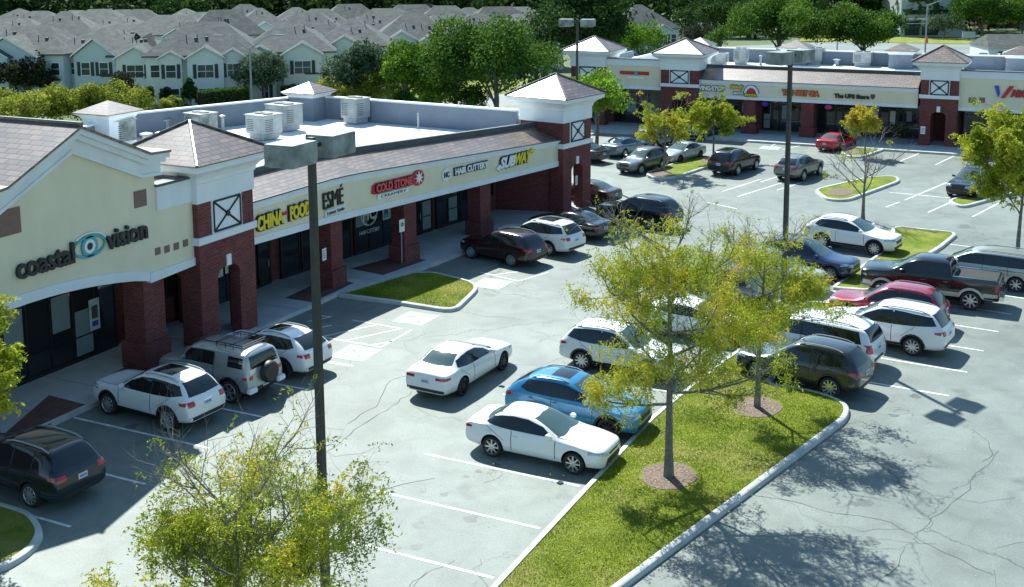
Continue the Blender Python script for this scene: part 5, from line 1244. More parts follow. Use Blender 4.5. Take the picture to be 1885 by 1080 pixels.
PROTO = {
 'suv': suv_spec(), 'suvbig': suv_spec(L=4.88, W=.96, H=1.74, wb=2.79, fo=.95, roofx=(.05, -2.0), belt=1.06, hood=1.03),
 'suvglass': suv_spec(L=4.88, W=.96, H=1.74, wb=2.79, fo=.95, roofx=(.05, -2.0), belt=1.06, hood=1.03, roofglass=[(-.1, -1.35, .44)]), 'suvpanel': suv_spec(L=4.62, W=.925, H=1.64, wb=2.66, roofx=(-.0, -1.55), slope=.06, belt=1.03, rad=.36, roofglass=[(-.2, -.85, .38)], darkrim=True),
 'suvcoupe': suv_spec(L=4.62, W=.925, H=1.64, wb=2.66, roofx=(-.0, -1.55), slope=.06, belt=1.03, rad=.36), 'suvsun': suv_spec(L=4.52, W=.92, H=1.66, wb=2.69, roofx=(.02, -1.7), roofglass=[(-.25, -1.15, .40)], clad=.42),
 'sedan': sedan_spec(), 'sedanbig': sedan_spec(W=.93, H=1.46, L=4.87, wb=2.85, fo=.97, deck=1.04, darkrim=True, rearclad=(.36, .46, .75), spokes=9),
 'van': van_spec(), 'pickup': pickup_spec(), 'cruiser': cruiser_spec()}
for q in PROTO: PROTO[q].setdefault('rad', .34)
MADE = {}
def place_car(proto, pt, nm, px, py, which, hd, label, dims=None, at_xy=None, scale=1., group=None, glassroof=False):
    """which: F/R wheel on L/R side whose contact patch is at the pixel"""
    sp = PROTO[proto]
    pm = PA[pt]
    if proto not in MADE: car = MADE[proto] = make_car(nm, sp, pm)
    else:
        src = MADE[proto]; car = src.copy(); COL.objects.link(car); car.name = nm
        for k in CH[src.name]:
            c = k.copy(); COL.objects.link(c); c.parent = car; CH.setdefault(car.name, []).append(c)
            for g in CH.get(k.name, []):
                d = g.copy(); COL.objects.link(d); d.parent = c
        for c in CH[car.name]:
            if c.name.startswith(('body', 'door_handle', 'wing_mirror')) and c.material_slots and c.material_slots[0].link == 'OBJECT': c.material_slots[0].material = pm
    h = R(hd); n_ = Vector((math.sin(h), math.cos(h), 0)); r_ = Vector((math.cos(h), -math.sin(h), 0))
    if at_xy is None:
        P = at(px, py); P.z = 0
        c = P-n_*(sp['wb']/2*scale*(1 if which[0] == 'F' else -1))-r_*(sp['track']*scale*(1 if which[1] == 'R' else -1))
    else: c = Vector((*at_xy, 0))
    car.location = c; car.rotation_euler = (0, 0, R(90)-h); car.scale = (scale, scale, scale)
    car['label'] = label; car['group'] = group or 'vehicles parked around the lot'; car['category'] = sp.get('cat', 'car')
    return car
PC = place_car
c1 = PC('suvbig', 'dark', 'parked_car', 56, 934, 'RL', -87, 'dark slate SUV with bright roof glare at the left edge of the frame', scale=.97)
PC('suvsun', 'white', 'parked_car', 308, 793, 'RL', -86, 'white SUV with long dark sunroof parked nearest the brick pier by the arched shop', scale=1.02)
PC('cruiser', 'silver', 'parked_car', 423, 742, 'RL', -87, 'silver boxy off roader with black roof rack and spare wheel')
PC('suvpanel', 'white', 'parked_car', 521, 697, 'RL', -87, 'white hatchback SUV behind the left lamp pole beside the silver off roader', scale=.97)
PC('suvbig', 'maroon', 'parked_car', 940, 491, 'RL', -77, 'very dark maroon SUV casting a shadow over hatched paint near the shops', scale=.93)
PC('suvglass', 'pearl', 'parked_car', 1009, 471, 'RL', -77, 'white SUV with dark glass roof beside the dark maroon one', scale=.98)
PC('sedanbig', 'black', 'parked_car', 0, 0, 'RL', -78, 'dark sedan with red lamps next to the white SUV near the corner tower', at_xy=(-24.4, 57.0), scale=.97)
PC('suvbig', 'black', 'parked_car', 1118, 411, 'FL', -78, 'black SUV in front of the corner tower, partly behind twigs', scale=1.0)
PC('sedanbig', 'brown', 'parked_car', 1095, 379, 'RL', -80, 'dark brown sedan beside the archway of the corner tower', scale=.95)
PC('sedanbig', 'white', 'moving_car', 854, 728, 'RR', 3, 'white sedan driving up the aisle in the open middle of the lot', group='vehicles driving in the lot')
PC('sedan', 'white', 'parked_car', 905, 841, 'RR', 91, 'white sedan with silver wheels parked nose to the large grass island')
PC('suvpanel', 'blue', 'parked_car', 1118, 811, 'FR', 91, 'sky blue SUV parked next to the white sedan at the grass island')
PC('suv', 'pearl', 'parked_car', 1070, 681, 'RR', 92, 'white SUV half hidden behind the large yellow green tree', scale=.98)
PC('sedan', 'white', 'parked_car', 0, 0, 'RR', 95, 'white car roof showing through the top of the large middle tree', at_xy=(-12.9, 43.6))
PC('suv', 'grey', 'parked_car', 0, 0, 'RR', 97, 'grey car hidden behind the second tree, nearest the dark lamp pole', at_xy=(-12.5, 48.3))
PC('suv', 'silver', 'parked_car', 0, 0, 'RR', 98, 'silver car with blue tinted windscreen behind the second tree', at_xy=(-11.95, 51.7))
PC('suv', 'navy', 'parked_car', 1527, 519, 'FR', 99, 'navy blue SUV parked beside the white one at the narrow island')
PC('suvcoupe', 'white', 'parked_car', 1608, 471, 'FR', 100, 'white SUV with black wheel arches at the far end of the middle row', scale=1.02)
PC('suv', 'gun', 'parked_car', 1526, 732, 'RL', -80, 'dark gunmetal SUV nearest the tip of the large grass island')
VX = at(1526, 732)
PC('van', 'white', 'parked_car', 0, 0, 'RL', -81, 'white minivan with square red lamps between the gunmetal and white SUVs', at_xy=(VX.x-2.55+1.0, VX.y+3.95))
PC('suvbig', 'pearl', 'parked_car', 1678, 655, 'RL', -82, 'white SUV with thin red lamps between the white minivan and the red SUV')
PC('suv', 'crimson', 'parked_car', 0, 0, 'RL', -84, 'crimson red SUV squeezed between a white SUV and the black pickup', at_xy=(-6.45, 48.5), scale=1.0)
PC('pickup', 'black', 'pickup_truck', 1785, 571, 'RL', -88, 'black crew cab pickup with beige lower body and covered bed', scale=1.0)
PC('van', 'champagne', 'parked_car', 0, 0, 'RL', -85, 'silver grey minivan with roof rails beyond the black pickup', at_xy=(-3.3, 56.3), scale=.97)
GF = 'vehicles in the far bays'
PC('suvcoupe', 'navy', 'parked_car', 1298, 257, 'RR', 14, 'dark blue car parked under the canopy side of the far shops', group=GF, scale=.95)
PC('sedanbig', 'red', 'parked_car', 1546, 279, 'RR', 14, 'bright red sedan parked in front of the far shops', group=GF, scale=.92)
PC('suvbig', 'black', 'parked_car', 1359, 323, 'RR', 12, 'black SUV standing right of the small grass island in the far lot', group=GF)
PC('suvcoupe', 'tan', 'parked_car', 1480, 333, 'RR', 12, 'grey beige SUV alone in the middle of the far lot', group=GF)
PC('suv', 'grey', 'parked_car', 1181, 321, 'FL', 196, 'grey SUV facing the camera beside the small mulch island', group=GF, scale=.95)
PC('sedanbig', 'silver', 'parked_car', 1253, 301, 'FL', 196, 'silver sedan facing the camera between a grey SUV and the grass island', group=GF, scale=.92)
PC('sedan', 'ltblue', 'parked_car', 1151, 290, 'RR', 14, 'pale blue silver sedan seen from behind near the corner tower', group=GF)
PC('suvcoupe', 'grey', 'parked_car', 1207, 277, 'RR', 14, 'grey car behind the pale blue sedan, mostly hidden', group=GF)
PC('sedan', 'dark', 'parked_car', 1079, 301, 'RL', 285, 'dark grey sedan half hidden by the corner tower', group=GF)
PC('suv', 'black', 'parked_car', 1800, 366, 'FL', 196, 'black car under the yellow green tree at the right edge', group=GF)
# ================================================================ VEGETATION
def quads_mesh(name, C, A, B_, tint, m, parent=None, origin=(0, 0, 0)):
    """leaves: diamond with centre C, half axes A and B_"""
    n = len(C); C = C-np.array(origin)
    vs = np.stack([C-A, C-B_*.9+A*.1, C+A, C+B_*.9+A*.1], 1).reshape(-1, 3)
    me = bpy.data.meshes.new(name); me.vertices.add(4*n); me.vertices.foreach_set('co', vs.astype(np.float32).ravel())
    me.loops.add(4*n); me.loops.foreach_set('vertex_index', np.arange(4*n, dtype=np.int32))
    me.polygons.add(n); me.polygons.foreach_set('loop_start', np.arange(0, 4*n, 4, dtype=np.int32)); me.polygons.foreach_set('loop_total', np.full(n, 4, np.int32))
    me.update(); at_ = me.attributes.new('tint', 'FLOAT', 'FACE'); at_.data.foreach_set('value', np.clip(tint, 0, 1).astype(np.float32))
    me.materials.append(m); me.validate(); return link(name, me, parent)
def rand_dirs(rg, n, flat=.0):
    v = rg.normal(size=(n, 3)); v[:, 2] *= (1-flat); return v/np.linalg.norm(v, axis=1)[:, None]
def leaf_cloud(rg, P, size, flat=.3, asp=.5):
    n = len(P); a = rand_dirs(rg, n, flat); t = rand_dirs(rg, n); b = np.cross(a, t); b /= np.linalg.norm(b, axis=1)[:, None]+1e-9
    s = size*rg.uniform(.6, 1.35, n)[:, None]; return a*s, b*s*asp
def tubes_mesh(name, segs, m, parent, k=5, origin=(0, 0, 0)):
    S_ = np.array([(*a, *b, r0, r1) for a, b, r0, r1 in segs]); P = S_[:, :3]-origin; Q = S_[:, 3:6]-origin; d = Q-P; d /= np.linalg.norm(d, axis=1)[:, None]+1e-9
    ref = np.where(np.abs(d[:, 2:3]) < .9, np.array([[0, 0, 1.]]), np.array([[1., 0, 0]])); a = np.cross(d, ref); a /= np.linalg.norm(a, axis=1)[:, None]+1e-9; b = np.cross(d, a)
    n = len(S_); vs = []
    for (cn, rr) in ((P, S_[:, 6]), (Q, S_[:, 7])):
        for j in range(k):
            t = 2*math.pi*j/k; vs.append(cn+(a*math.cos(t)+b*math.sin(t))*rr[:, None])
    V = np.stack(vs, 1).reshape(-1, 3)   # n, 2k
    base = np.arange(n)[:, None, None]*2*k; j = np.arange(k)
    F = np.stack([j, (j+1) % k, k+(j+1) % k, k+j], 1)[None]+base; F = F.reshape(-1, 4)
    me = bpy.data.meshes.new(name); me.vertices.add(len(V)); me.vertices.foreach_set('co', V.astype(np.float32).ravel())
    me.loops.add(F.size); me.loops.foreach_set('vertex_index', F.astype(np.int32).ravel()); me.polygons.add(len(F)); me.polygons.foreach_set('loop_start', np.arange(0, F.size, 4, dtype=np.int32)); me.polygons.foreach_set('loop_total', np.full(len(F), 4, np.int32))
    me.update(); me.materials.append(m); me.polygons.foreach_set('use_smooth', [True]*len(F)); me.validate(); return link(name, me, parent)
def skeleton(seed, h, trunk_h, spread, r0, levels=4, up=.5, n1=7):
    rg = random.Random(seed); segs = []; tips = []
    def grow(p, d, L, r, lv):
        ns = 5 if lv < 2 else 4; pts = [p]; q = p.copy(); dd = d.copy()
        for i in range(ns):
            dd = (dd+Vector((rg.uniform(-1, 1), rg.uniform(-1, 1), rg.uniform(-.5, .9)))*(.17 if lv < 2 else .26)).normalized()
            q2 = q+dd*L/ns; ra = r*(1-.62*i/ns); rb = r*(1-.62*(i+1)/ns); segs.append((tuple(q), tuple(q2), ra, rb)); 
            q = q2; pts.append(q)
            if lv >= 2: tips.append((tuple(q), tuple(dd), lv))
        if lv < levels:
            n_ = {1: 6, 2: 5, 3: 3}.get(lv, 3)
            for k in range(n_):
                t = rg.uniform(.25, 1); i = min(int(t*ns), ns-1); b0 = pts[i].lerp(pts[i+1], t*ns-i)
                side = Vector((rg.uniform(-1, 1), rg.uniform(-1, 1), rg.uniform(-.35, .7))).normalized(); nd = (dd*.75+side*.85).normalized()
                grow(b0, nd, L*rg.uniform(.42, .68), r*.42, lv+1)
    base = Vector((0, 0, 0)); q = base.copy(); lean = Vector((rg.uniform(-.03, .03), rg.uniform(-.03, .03), 1)); n_ = 8; pts = [q]
    top = h*.80
    for i in range(n_):
        lean = (lean+Vector((rg.uniform(-1, 1), rg.uniform(-1, 1), 0))*.035*(i > 2)).normalized(); q2 = q+lean*top/n_
        flare = 1.25 if i == 0 else 1
        segs.append((tuple(q), tuple(q2), r0*(1-.85*i/n_)*flare, r0*(1-.85*(i+1)/n_))); q = q2; pts.append(q)
    a0 = rg.uniform(0, 6)
    for k in range(n1):
        zf = trunk_h/top+(1-trunk_h/top)*(k+.3)/n1; i = min(int(zf*n_), n_-1); b0 = pts[i].lerp(pts[i+1], zf*n_-i)
        a = a0+k*2.4+rg.uniform(-.3, .3); el = up+.5*zf*rg.uniform(.5, 1)
        d = Vector((math.cos(a)*math.cos(el), math.sin(a)*math.cos(el), math.sin(el)))
        L = spread*(1.15-.55*max(0, zf-.35))*rg.uniform(.8, 1.1)
        grow(b0, d, L, r0*.42*(1.15-zf*.6), 1)
    return segs, tips
def locust(base, h, spread, seed, label, leafd=1., zleaf=(.3, .72), r0=.12, trunk_h=None, m='leaf_yg', tbias=0, leaf=.05, levels=4, bare_bias=None, n1=8, group='young trees in the parking islands', bark='bark', up=.45, per=9, fronds=4):
    base = Vector(base); th = trunk_h or h*.28
    segs, tips = skeleton(seed, h, th, spread, r0, levels, up, n1)
    rg = np.random.default_rng(seed)
    o = empty('locust_tree', base, 0, label, 'tree', group)
    tubes_mesh('trunk', segs, M[bark], o)
    T = np.array([t[0] for t in tips]); D = np.array([t[1] for t in tips]); zf = T[:, 2]/h
    pr = np.clip((zf-zleaf[0]+.10)/.12, 0, 1)*np.clip((zleaf[1]-zf)/.22, 0.02, 1)
    cl = np.array([noise.noise(Vector((*(p*.8),))+Vector((seed, 0, 0))) for p in T])
    pr = np.clip(pr*np.clip(.75+cl*1.6, .12, 1)*leafd, 0, .97)
    rad_ = np.linalg.norm(T[:, :2], axis=1)
    keep = rg.random(len(T)) < pr
    T, D = T[keep], D[keep]; cl = cl[keep]
    n = len(T)
    if n:
        # each anchor carries a few drooping fronds of paired leaflets
        F = fronds; R_ = np.repeat(T, F, 0); dirs = rand_dirs(rg, n*F, .3); dirs[:, 2] -= .35; dirs /= np.linalg.norm(dirs, axis=1)[:, None]
        C = []; tin = []
        k = per; L = .30
        for j in range(k):
            t = (j+1)/k; p = R_+dirs*L*t; p[:, 2] -= .12*t*t; side = rand_dirs(rg, n*F, .6)*leaf*.8; C.append(p+side)
            tin.append(np.repeat(.40+cl*.6+tbias, F)+rg.normal(0, .13, n*F))
        C = np.concatenate(C); tin = np.concatenate(tin)
        A, B_ = leaf_cloud(rg, C, leaf, .2, .42)
        quads_mesh('crown', C, A, B_, tin, M[m], o)
    return o
def bushy(base, h, rx, label, seed, m='leaf_g', n=5000, leaf=.16, z0=.08, lobes=14, cat='tree', name='leafy_tree', group='trees and shrubs behind the shops', trunk=True, tb=0, ry=None, squash=1., openness=.55, cone=False, bark='bark'):
    base = Vector(base); rg = np.random.default_rng(seed); ry = ry or rx
    o = empty(name, base, 0, label, cat, group)
    hc = h*(1-z0)/2; zc = h*z0+hc
    # clumps spread over an uneven ellipsoid
    K = lobes; u = rand_dirs(rg, K); u[:, 2] = np.abs(u[:, 2])*.9-.25*rg.random(K); rr = rg.uniform(.45, .92, K)[:, None]
    cen = u*rr*np.array([rx, ry, hc])+np.array([0, 0, zc]); cr = rg.uniform(.30, .52, K)*min(rx, hc)*1.0
    if cone: cen[:, :2] *= np.clip(1.15-(cen[:, 2:3]/h), .12, 1); cr = cr*np.clip(1.25-cen[:, 2]/h, .3, 1)
    cen = np.vstack([cen, [[0, 0, zc]]]); cr = np.append(cr, min(rx, hc)*.55); K += 1
    w_ = cr**2; idx = rg.choice(K, n, p=w_/w_.sum()); d = rand_dirs(rg, n); rad_ = cr[idx]*np.clip(rg.normal(.92, .16, n), .1, 1.3)
    P = cen[idx]+d*rad_[:, None]*np.array([1, 1, .85])
    P = P[P[:, 2] > h*z0*.5]
    gz = np.array([noise.noise(Vector(tuple(p*(2.2/max(rx, .5))))+Vector((seed*3.1, 0, 0))) for p in P])
    keep = gz > -openness*rg.random(len(P))-.08; P = P[keep]; gz = gz[keep]
    ctone = rg.normal(0, .12, K)
    tin = .45+gz*.5+tb+rg.normal(0, .17, len(P))
    A, B_ = leaf_cloud(rg, P, leaf, .15, .6); quads_mesh('crown', P, A, B_, tin, M[m], o)
    if trunk:
        segs = [((0, 0, 0), (rx*.03, 0, h*max(z0, .2)), h*.028, h*.022), ((rx*.03, 0, h*max(z0, .2)), (0, 0, zc+hc*.4), h*.022, h*.008)]
        for k in range(min(K, 9)):
            c = cen[k]; s0 = (0, 0, h*(max(z0, .15)+.05*k/3)); mid = (c[0]*.5, c[1]*.5, (s0[2]+c[2])/2-.03*h); segs += [(s0, mid, h*.012, h*.008), (mid, tuple(c), h*.008, h*.003)]
        tubes_mesh('trunk', segs, M[bark], o)
    return o
def hgt(base, py): return zover(0, py, base)-base[2]
# --- trees in the islands
B1_ = at(1230, 877, .13); T1 = locust(B1_, hgt(B1_, 335), 2.5, 11, 'largest yellow green tree on the grass island, twigs bare at the top', fronds=2, leafd=1.05, zleaf=(.18, .90), r0=.14, trunk_h=2.1, n1=14, leaf=.038, tbias=.10, up=.12)
B2_ = at(1393, 750, .13); T2 = locust(B2_, hgt(B2_, 385), 1.95, 27, 'smaller yellow green tree near the tip of the grass island', fronds=2, leafd=1.1, zleaf=(.28, .88), r0=.11, trunk_h=2.1, n1=12, leaf=.038, tbias=.12, up=.22)
for c in (B1_, B2_):
    b = MB(); b.rings([[(c.x+math.cos(t)*.82*s_*(1+.05*math.sin(5*t)), c.y+.05+math.sin(t)*.95*s_*(1+.04*math.cos(4*t)), z) for t in np.linspace(0, 2*math.pi, 33)[:-1]] for s_, z in ((1, .10), (.96, .145), (.3, .17))])
    tag(b.build('mulch_ring', M['mulch'], smooth=True), kind='structure')
B3_ = at(440, 1400); h3 = hgt(B3_, 815); locust(B3_, h3, 2.15, 5, 'yellow green tree with bare twigs beside the near lamp pole', leafd=.85, zleaf=(.12, hgt(B3_, 862)/h3), fronds=3, r0=.11, trunk_h=1.5, n1=15, leaf=.036, tbias=.05)
B4_ = at(-45, 985); locust(B4_, hgt(B4_, 575), 1.5, 8, 'leafy tree cut by the left edge beside the brick pier', leafd=1., zleaf=(.3, 1.2), r0=.1, trunk_h=2.2, n1=8, leaf=.07, tbias=.12, levels=3, per=12)
B5_ = at(1872, 470); locust(B5_, hgt(B5_, 222), 2.7, 15, 'yellow green tree cut by the right edge above the silver minivan', leafd=1.0, zleaf=(.3, 1.1), r0=.12, n1=8, leaf=.08, tbias=.03)
B6_ = at(1588, 404); locust(B6_, hgt(B6_, 268), 2.5, 33, 'almost leafless tree with spreading branches behind the white SUV', leafd=.10, zleaf=(.3, .7), r0=.12, n1=8, leaf=.07, bark='bark', levels=3)
B7_ = at(1592, 287); locust(B7_, hgt(B7_, 190), 1.3, 41, 'thin orange tinged tree on the little island by the red sedan', leafd=.6, zleaf=(.3, 1.), r0=.08, n1=6, leaf=.10, tbias=.35, levels=3, per=6)
B8_ = at(1222, 318); locust(B8_, hgt(B8_, 190), 2.4, 52, 'orange green tree on the mulch island beside the grey SUV', leafd=.8, zleaf=(.4, 1.), r0=.1, n1=7, leaf=.10, tbias=.18, levels=3, per=7)
B9_ = at(1313, 292); locust(B9_, hgt(B9_, 178), 2.1, 63, 'round yellow green tree standing behind the black SUV', leafd=1., zleaf=(.42, 1.), r0=.1, n1=7, leaf=.10, tbias=.02, levels=3, per=8)
B10_ = at(1098, 268); bushy(B10_, hgt(B10_, 122), 2.6, 'dense bright yellow green tree between corner tower and far shops', 71, 'leaf_l', 9000, .13, .22, 22, group='young trees in the parking islands', tb=.05)
B11_ = at(1845, 302); locust(B11_, hgt(B11_, 235), 1.6, 77, 'leafless pale twigged shrub in front of the right wing', leafd=.04, zleaf=(.3, .7), r0=.07, n1=7, leaf=.08, bark='barkpale', levels=3)
B12_ = at(1648, 268); bushy(B12_, 2.2, .9, 'dark shrub with pale blooms by the far shop front', 72, 'leaf_m', 700, .10, .05, 8, cat='shrub', name='shrub', trunk=False, tb=.2)
# --- behind building one: (px, base y, top y, half width px, material, n, leaf, label, cat, kw)
VEG = [
 (50, 262, 160, 88, 'leaf_y', 9000, .16, 'wide yellow green bush behind the gable roof at the left', 'shrub', {}),
 (190, 250, 150, 66, 'leaf_y', 8000, .15, 'second wide yellow green bush beside the white turret', 'shrub', dict(tb=-.1)),
 (48, 190, 108, 42, 'leaf_m', 5000, .2, 'dark magnolia in front of the leftmost house', 'tree', {}),
 (228, 205, 138, 26, 'leaf_m', 2600, .16, 'small dark round tree above the yellow bush', 'tree', dict(tb=.1)),
 (274, 207, 155, 16, 'leaf_d', 2600, .13, 'first dark conical shrub left of the yellow bush', 'shrub', dict(z0=.02, cone=True)),
 (307, 200, 158, 16, 'leaf_d', 2600, .13, 'second dark conical shrub in front of the porch', 'shrub', dict(z0=.02, cone=True)),
 (351, 202, 145, 18, 'leaf_d', 3200, .13, 'tallest dark conical shrub at the end of the hedge', 'shrub', dict(z0=.02, cone=True)),
 (315, 205, 178, 22, 'leaf_y', 1600, .12, 'low bright yellow shrub below the conical shrubs', 'shrub', dict(z0=.02)),
 (486, 190, 95, 38, 'leaf_s', 6000, .17, 'round silvery green tree beside the street lamp', 'tree', {}),
 (600, 158, 105, 19, 'leaf_m', 1800, .16, 'reddish brown thin tree in front of the middle house', 'tree', dict(tb=.35)),
 (662, 205, 84, 46, 'leaf_s', 5500, .2, 'grey green tree at the left of the big tree group', 'tree', dict(tb=-.1)),
 (620, 198, 142, 34, 'leaf_y', 2600, .15, 'yellow shrub just above the rear parapet turret', 'shrub', {}),
 (700, 205, 118, 36, 'leaf_y', 3200, .16, 'olive yellow shrub mass in front of the grey green tree', 'shrub', dict(tb=-.2)),
 (748, 215, 66, 45, 'leaf_l', 8000, .18, 'tall light green tree left of the dark one', 'tree', dict(tb=-.25)),
 (800, 215, 112, 40, 'leaf_l', 4500, .16, 'lower light green tree between two taller ones', 'tree', dict(tb=-.05)),
 (838, 215, 48, 50, 'leaf_g', 8000, .18, 'tall dark green tree left of the largest one', 'tree', {}),
 (912, 225, 40, 88, 'leaf_g', 18000, .18, 'largest spreading dark green tree behind the white roof', 'tree', dict(lobes=30)),
 (985, 160, 78, 28, 'leaf_g', 2600, .17, 'round green tree right of the largest tree', 'tree', dict(tb=.1)),
 (1068, 165, -22, 66, 'leaf_d', 17000, .24, 'huge dark oak rising behind the two street lamps', 'tree', dict(lobes=26)),
 (1182, 130, 42, 40, 'leaf_l', 4500, .2, 'bright green tree in front of the big hip roofed house', 'tree', dict(tb=-.15)),
 (1282, 100, 45, 25, 'leaf_m', 2200, .2, 'dark magnolia right of the big hip roofed house', 'tree', {}),
 (1325, 105, 48, 22, 'leaf_g', 1500, .2, 'small green tree beside the far magnolia', 'tree', dict(tb=.1)),
 (1325, 90, -8, 62, 'leaf_d', 8000, .3, 'broad dark tree behind the little square house', 'tree', dict(tb=.1)),
 (1432, 112, -3, 78, 'leaf_g', 17000, .25, 'big bright edged oak behind the far turrets', 'tree', dict(lobes=28, tb=.05)),
 (1588, 115, 12, 68, 'leaf_g', 14000, .25, 'wide green oak left of the traffic signals', 'tree', dict(lobes=24)),
 (1628, 60, -18, 32, 'leaf_d', 3000, .3, 'dark tree beside the pale office block', 'tree', {}),
 (1737, 72, 22, 30, 'leaf_s', 2600, .25, 'grey green small tree in front of the office block', 'tree', dict(tb=-.1)),
 (1805, 72, -10, 56, 'leaf_g', 9000, .3, 'dark oak right of the office block', 'tree', dict(tb=-.05)),
 (655, 212, 165, 30, 'leaf_y', 2200, .15, 'low yellow shrub behind the rear parapet below the grey green tree', 'shrub', dict(tb=-.1)),
 (735, 218, 168, 36, 'leaf_g', 2600, .15, 'low dark green shrub under the tall light green tree', 'shrub', dict(tb=.05)),
 (795, 220, 160, 32, 'leaf_l', 2600, .15, 'low bright shrub left of the largest tree trunk', 'shrub', dict(tb=-.1)),
 (860, 222, 160, 36, 'leaf_g', 2600, .15, 'low green shrub at the foot of the largest tree', 'shrub', {}),
 (1000, 178, 140, 24, 'leaf_d', 1500, .18, 'dark shrub beside the pale rear road', 'shrub', {}),
 (1118, 150, 105, 26, 'leaf_d', 2000, .2, 'dark shrub at the foot of the huge oak', 'shrub', {}),
 (1880, 72, -6, 30, 'leaf_g', 3500, .3, 'green tree at the top right corner', 'tree', dict(tb=.1)),
 (1215, 122, 88, 26, 'leaf_g', 1300, .18, 'low green shrub behind the far left turret', 'shrub', {}),
 (1858, 100, 88, 11, 'leaf_g', 700, .12, 'small round green bush above the far right parapet', 'shrub', dict(z0=.02)),
 (1811, 103, 86, 7, 'leaf_l', 500, .14, 'tiny yellow green sapling above the far right parapet', 'tree', {}),
 (82, 98, 30, 16, 'leaf_l', 1300, .3, 'bright small tree among the far left roofs', 'tree', {}),
 (152, 100, 24, 20, 'leaf_l', 1800, .3, 'bright taller tree among the far left roofs', 'tree', dict(tb=-.1)),
 (180, 104, 44, 36, 'leaf_y', 2400, .28, 'yellow brown bush mass behind the second house', 'shrub', {}),
 (14, 95, 40, 14, 'leaf_l', 900, .3, 'small bright tree at the far left edge', 'tree', {}),
 (272, 30, -4, 16, 'leaf_l', 900, .4, 'far bright tree on the skyline right of the first woods', 'tree', {}),
 (222, 22, -6, 18, 'leaf_l', 900, .4, 'far bright tree on the skyline at the left', 'tree', {}),
 (415, 20, -8, 18, 'leaf_l', 900, .4, 'far yellow tree on the skyline left of centre', 'tree', dict(tb=.2)),
 (445, 20, -10, 16, 'leaf_l', 900, .4, 'far bright tree beside the yellow skyline tree', 'tree', {}),
]
for i, (px, pb_, pt_, hw, m_, n_, lf, lab, cat, kw) in enumerate(VEG):
    p = att(px, pb_); d = depth(p); h = hgt(p, pt_)*1.12; rx = hw*d/CAM_F*1.28
    kw = dict(kw); kw.setdefault('name', {'tree': 'leafy_tree', 'shrub': 'shrub'}[cat]); kw.setdefault('z0', .06 if cat == 'tree' else .02)
    bushy(p, h, rx, lab, 100+i, m_, int(n_*1.6), lf*.8, cat=cat, **kw)
# far woodland, one mass
rg = np.random.default_rng(3)
C = []; tn = []
for k in range(330):
    px = rg.uniform(-60, 1950); dd = rg.uniform(262, 330); u = (px-PPX)/CAM_F
    P0 = Vector((sy+cy*u, cy-sy*u, 0))*dd
    hh = rg.uniform(9, 15); r_ = rg.uniform(3.5, 6); z0 = terr(P0.x, P0.y); tone = rg.normal(.4, .2)
    n = 260; d_ = rand_dirs(rg, n); d_[:, 2] = np.abs(d_[:, 2]); q = np.array([P0.x, P0.y, z0+hh-r_])+d_*np.array([r_, r_, r_])*rg.uniform(.75, 1.1, (n, 1)); q[:60, 2] -= rg.uniform(0, hh-r_, 60); C.append(q); tn.append(rg.normal(tone, .16, n))
C = np.concatenate(C); tn = np.concatenate(tn); A, B_ = leaf_cloud(rg, C, .75, .2, .7)
wd = quads_mesh('woodland', C, A, B_, tn, M['leaf_d']); tag(wd, 'dark far woodland along the skyline behind the roofs', 'woodland', kind='stuff')
# hedges
def hedge(pts, h, w_, label, seed):
    P = [att(*p) for p in pts]; o = empty('hedge', P[0], 0, label, 'hedge', 'clipped hedges behind the shops'); rg = np.random.default_rng(seed); C = []
    b = MB()
    for p, q in zip(P[:-1], P[1:]):
        d = (q-p); L = d.length; u = d.normalized(); nn = Vector((-u.y, u.x, 0)); n = int(L*900)
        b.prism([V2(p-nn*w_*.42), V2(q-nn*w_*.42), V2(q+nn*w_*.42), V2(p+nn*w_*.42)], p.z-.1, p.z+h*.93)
        t = rg.random(n); a = rg.uniform(-.5, .5, n); zz = rg.random(n); f = rg.random(n) < .45; zz[f] = 1; a[~f] = np.sign(a[~f])*.5
        C.append(np.array(p)[None]+np.array(d)[None]*t[:, None]+np.array(nn)[None]*(a*w_)[:, None]+np.array([0, 0, h])[None]*zz[:, None]+rg.normal(0, .05, (n, 3)))
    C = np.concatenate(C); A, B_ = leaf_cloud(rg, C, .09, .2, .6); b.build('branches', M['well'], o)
    quads_mesh('foliage', C, A, B_, rg.normal(.45, .2, len(C)), M['leaf_g'], o, origin=tuple(o.location))
hedge([(370, 206), (455, 197)], 2.0, 1.2, 'dark clipped hedge with pale top left of the street lamp', 1)
hedge([(520, 188), (600, 182), (650, 178)], 1.6, 1.0, 'dark clipped hedge right of the silvery tree', 2)
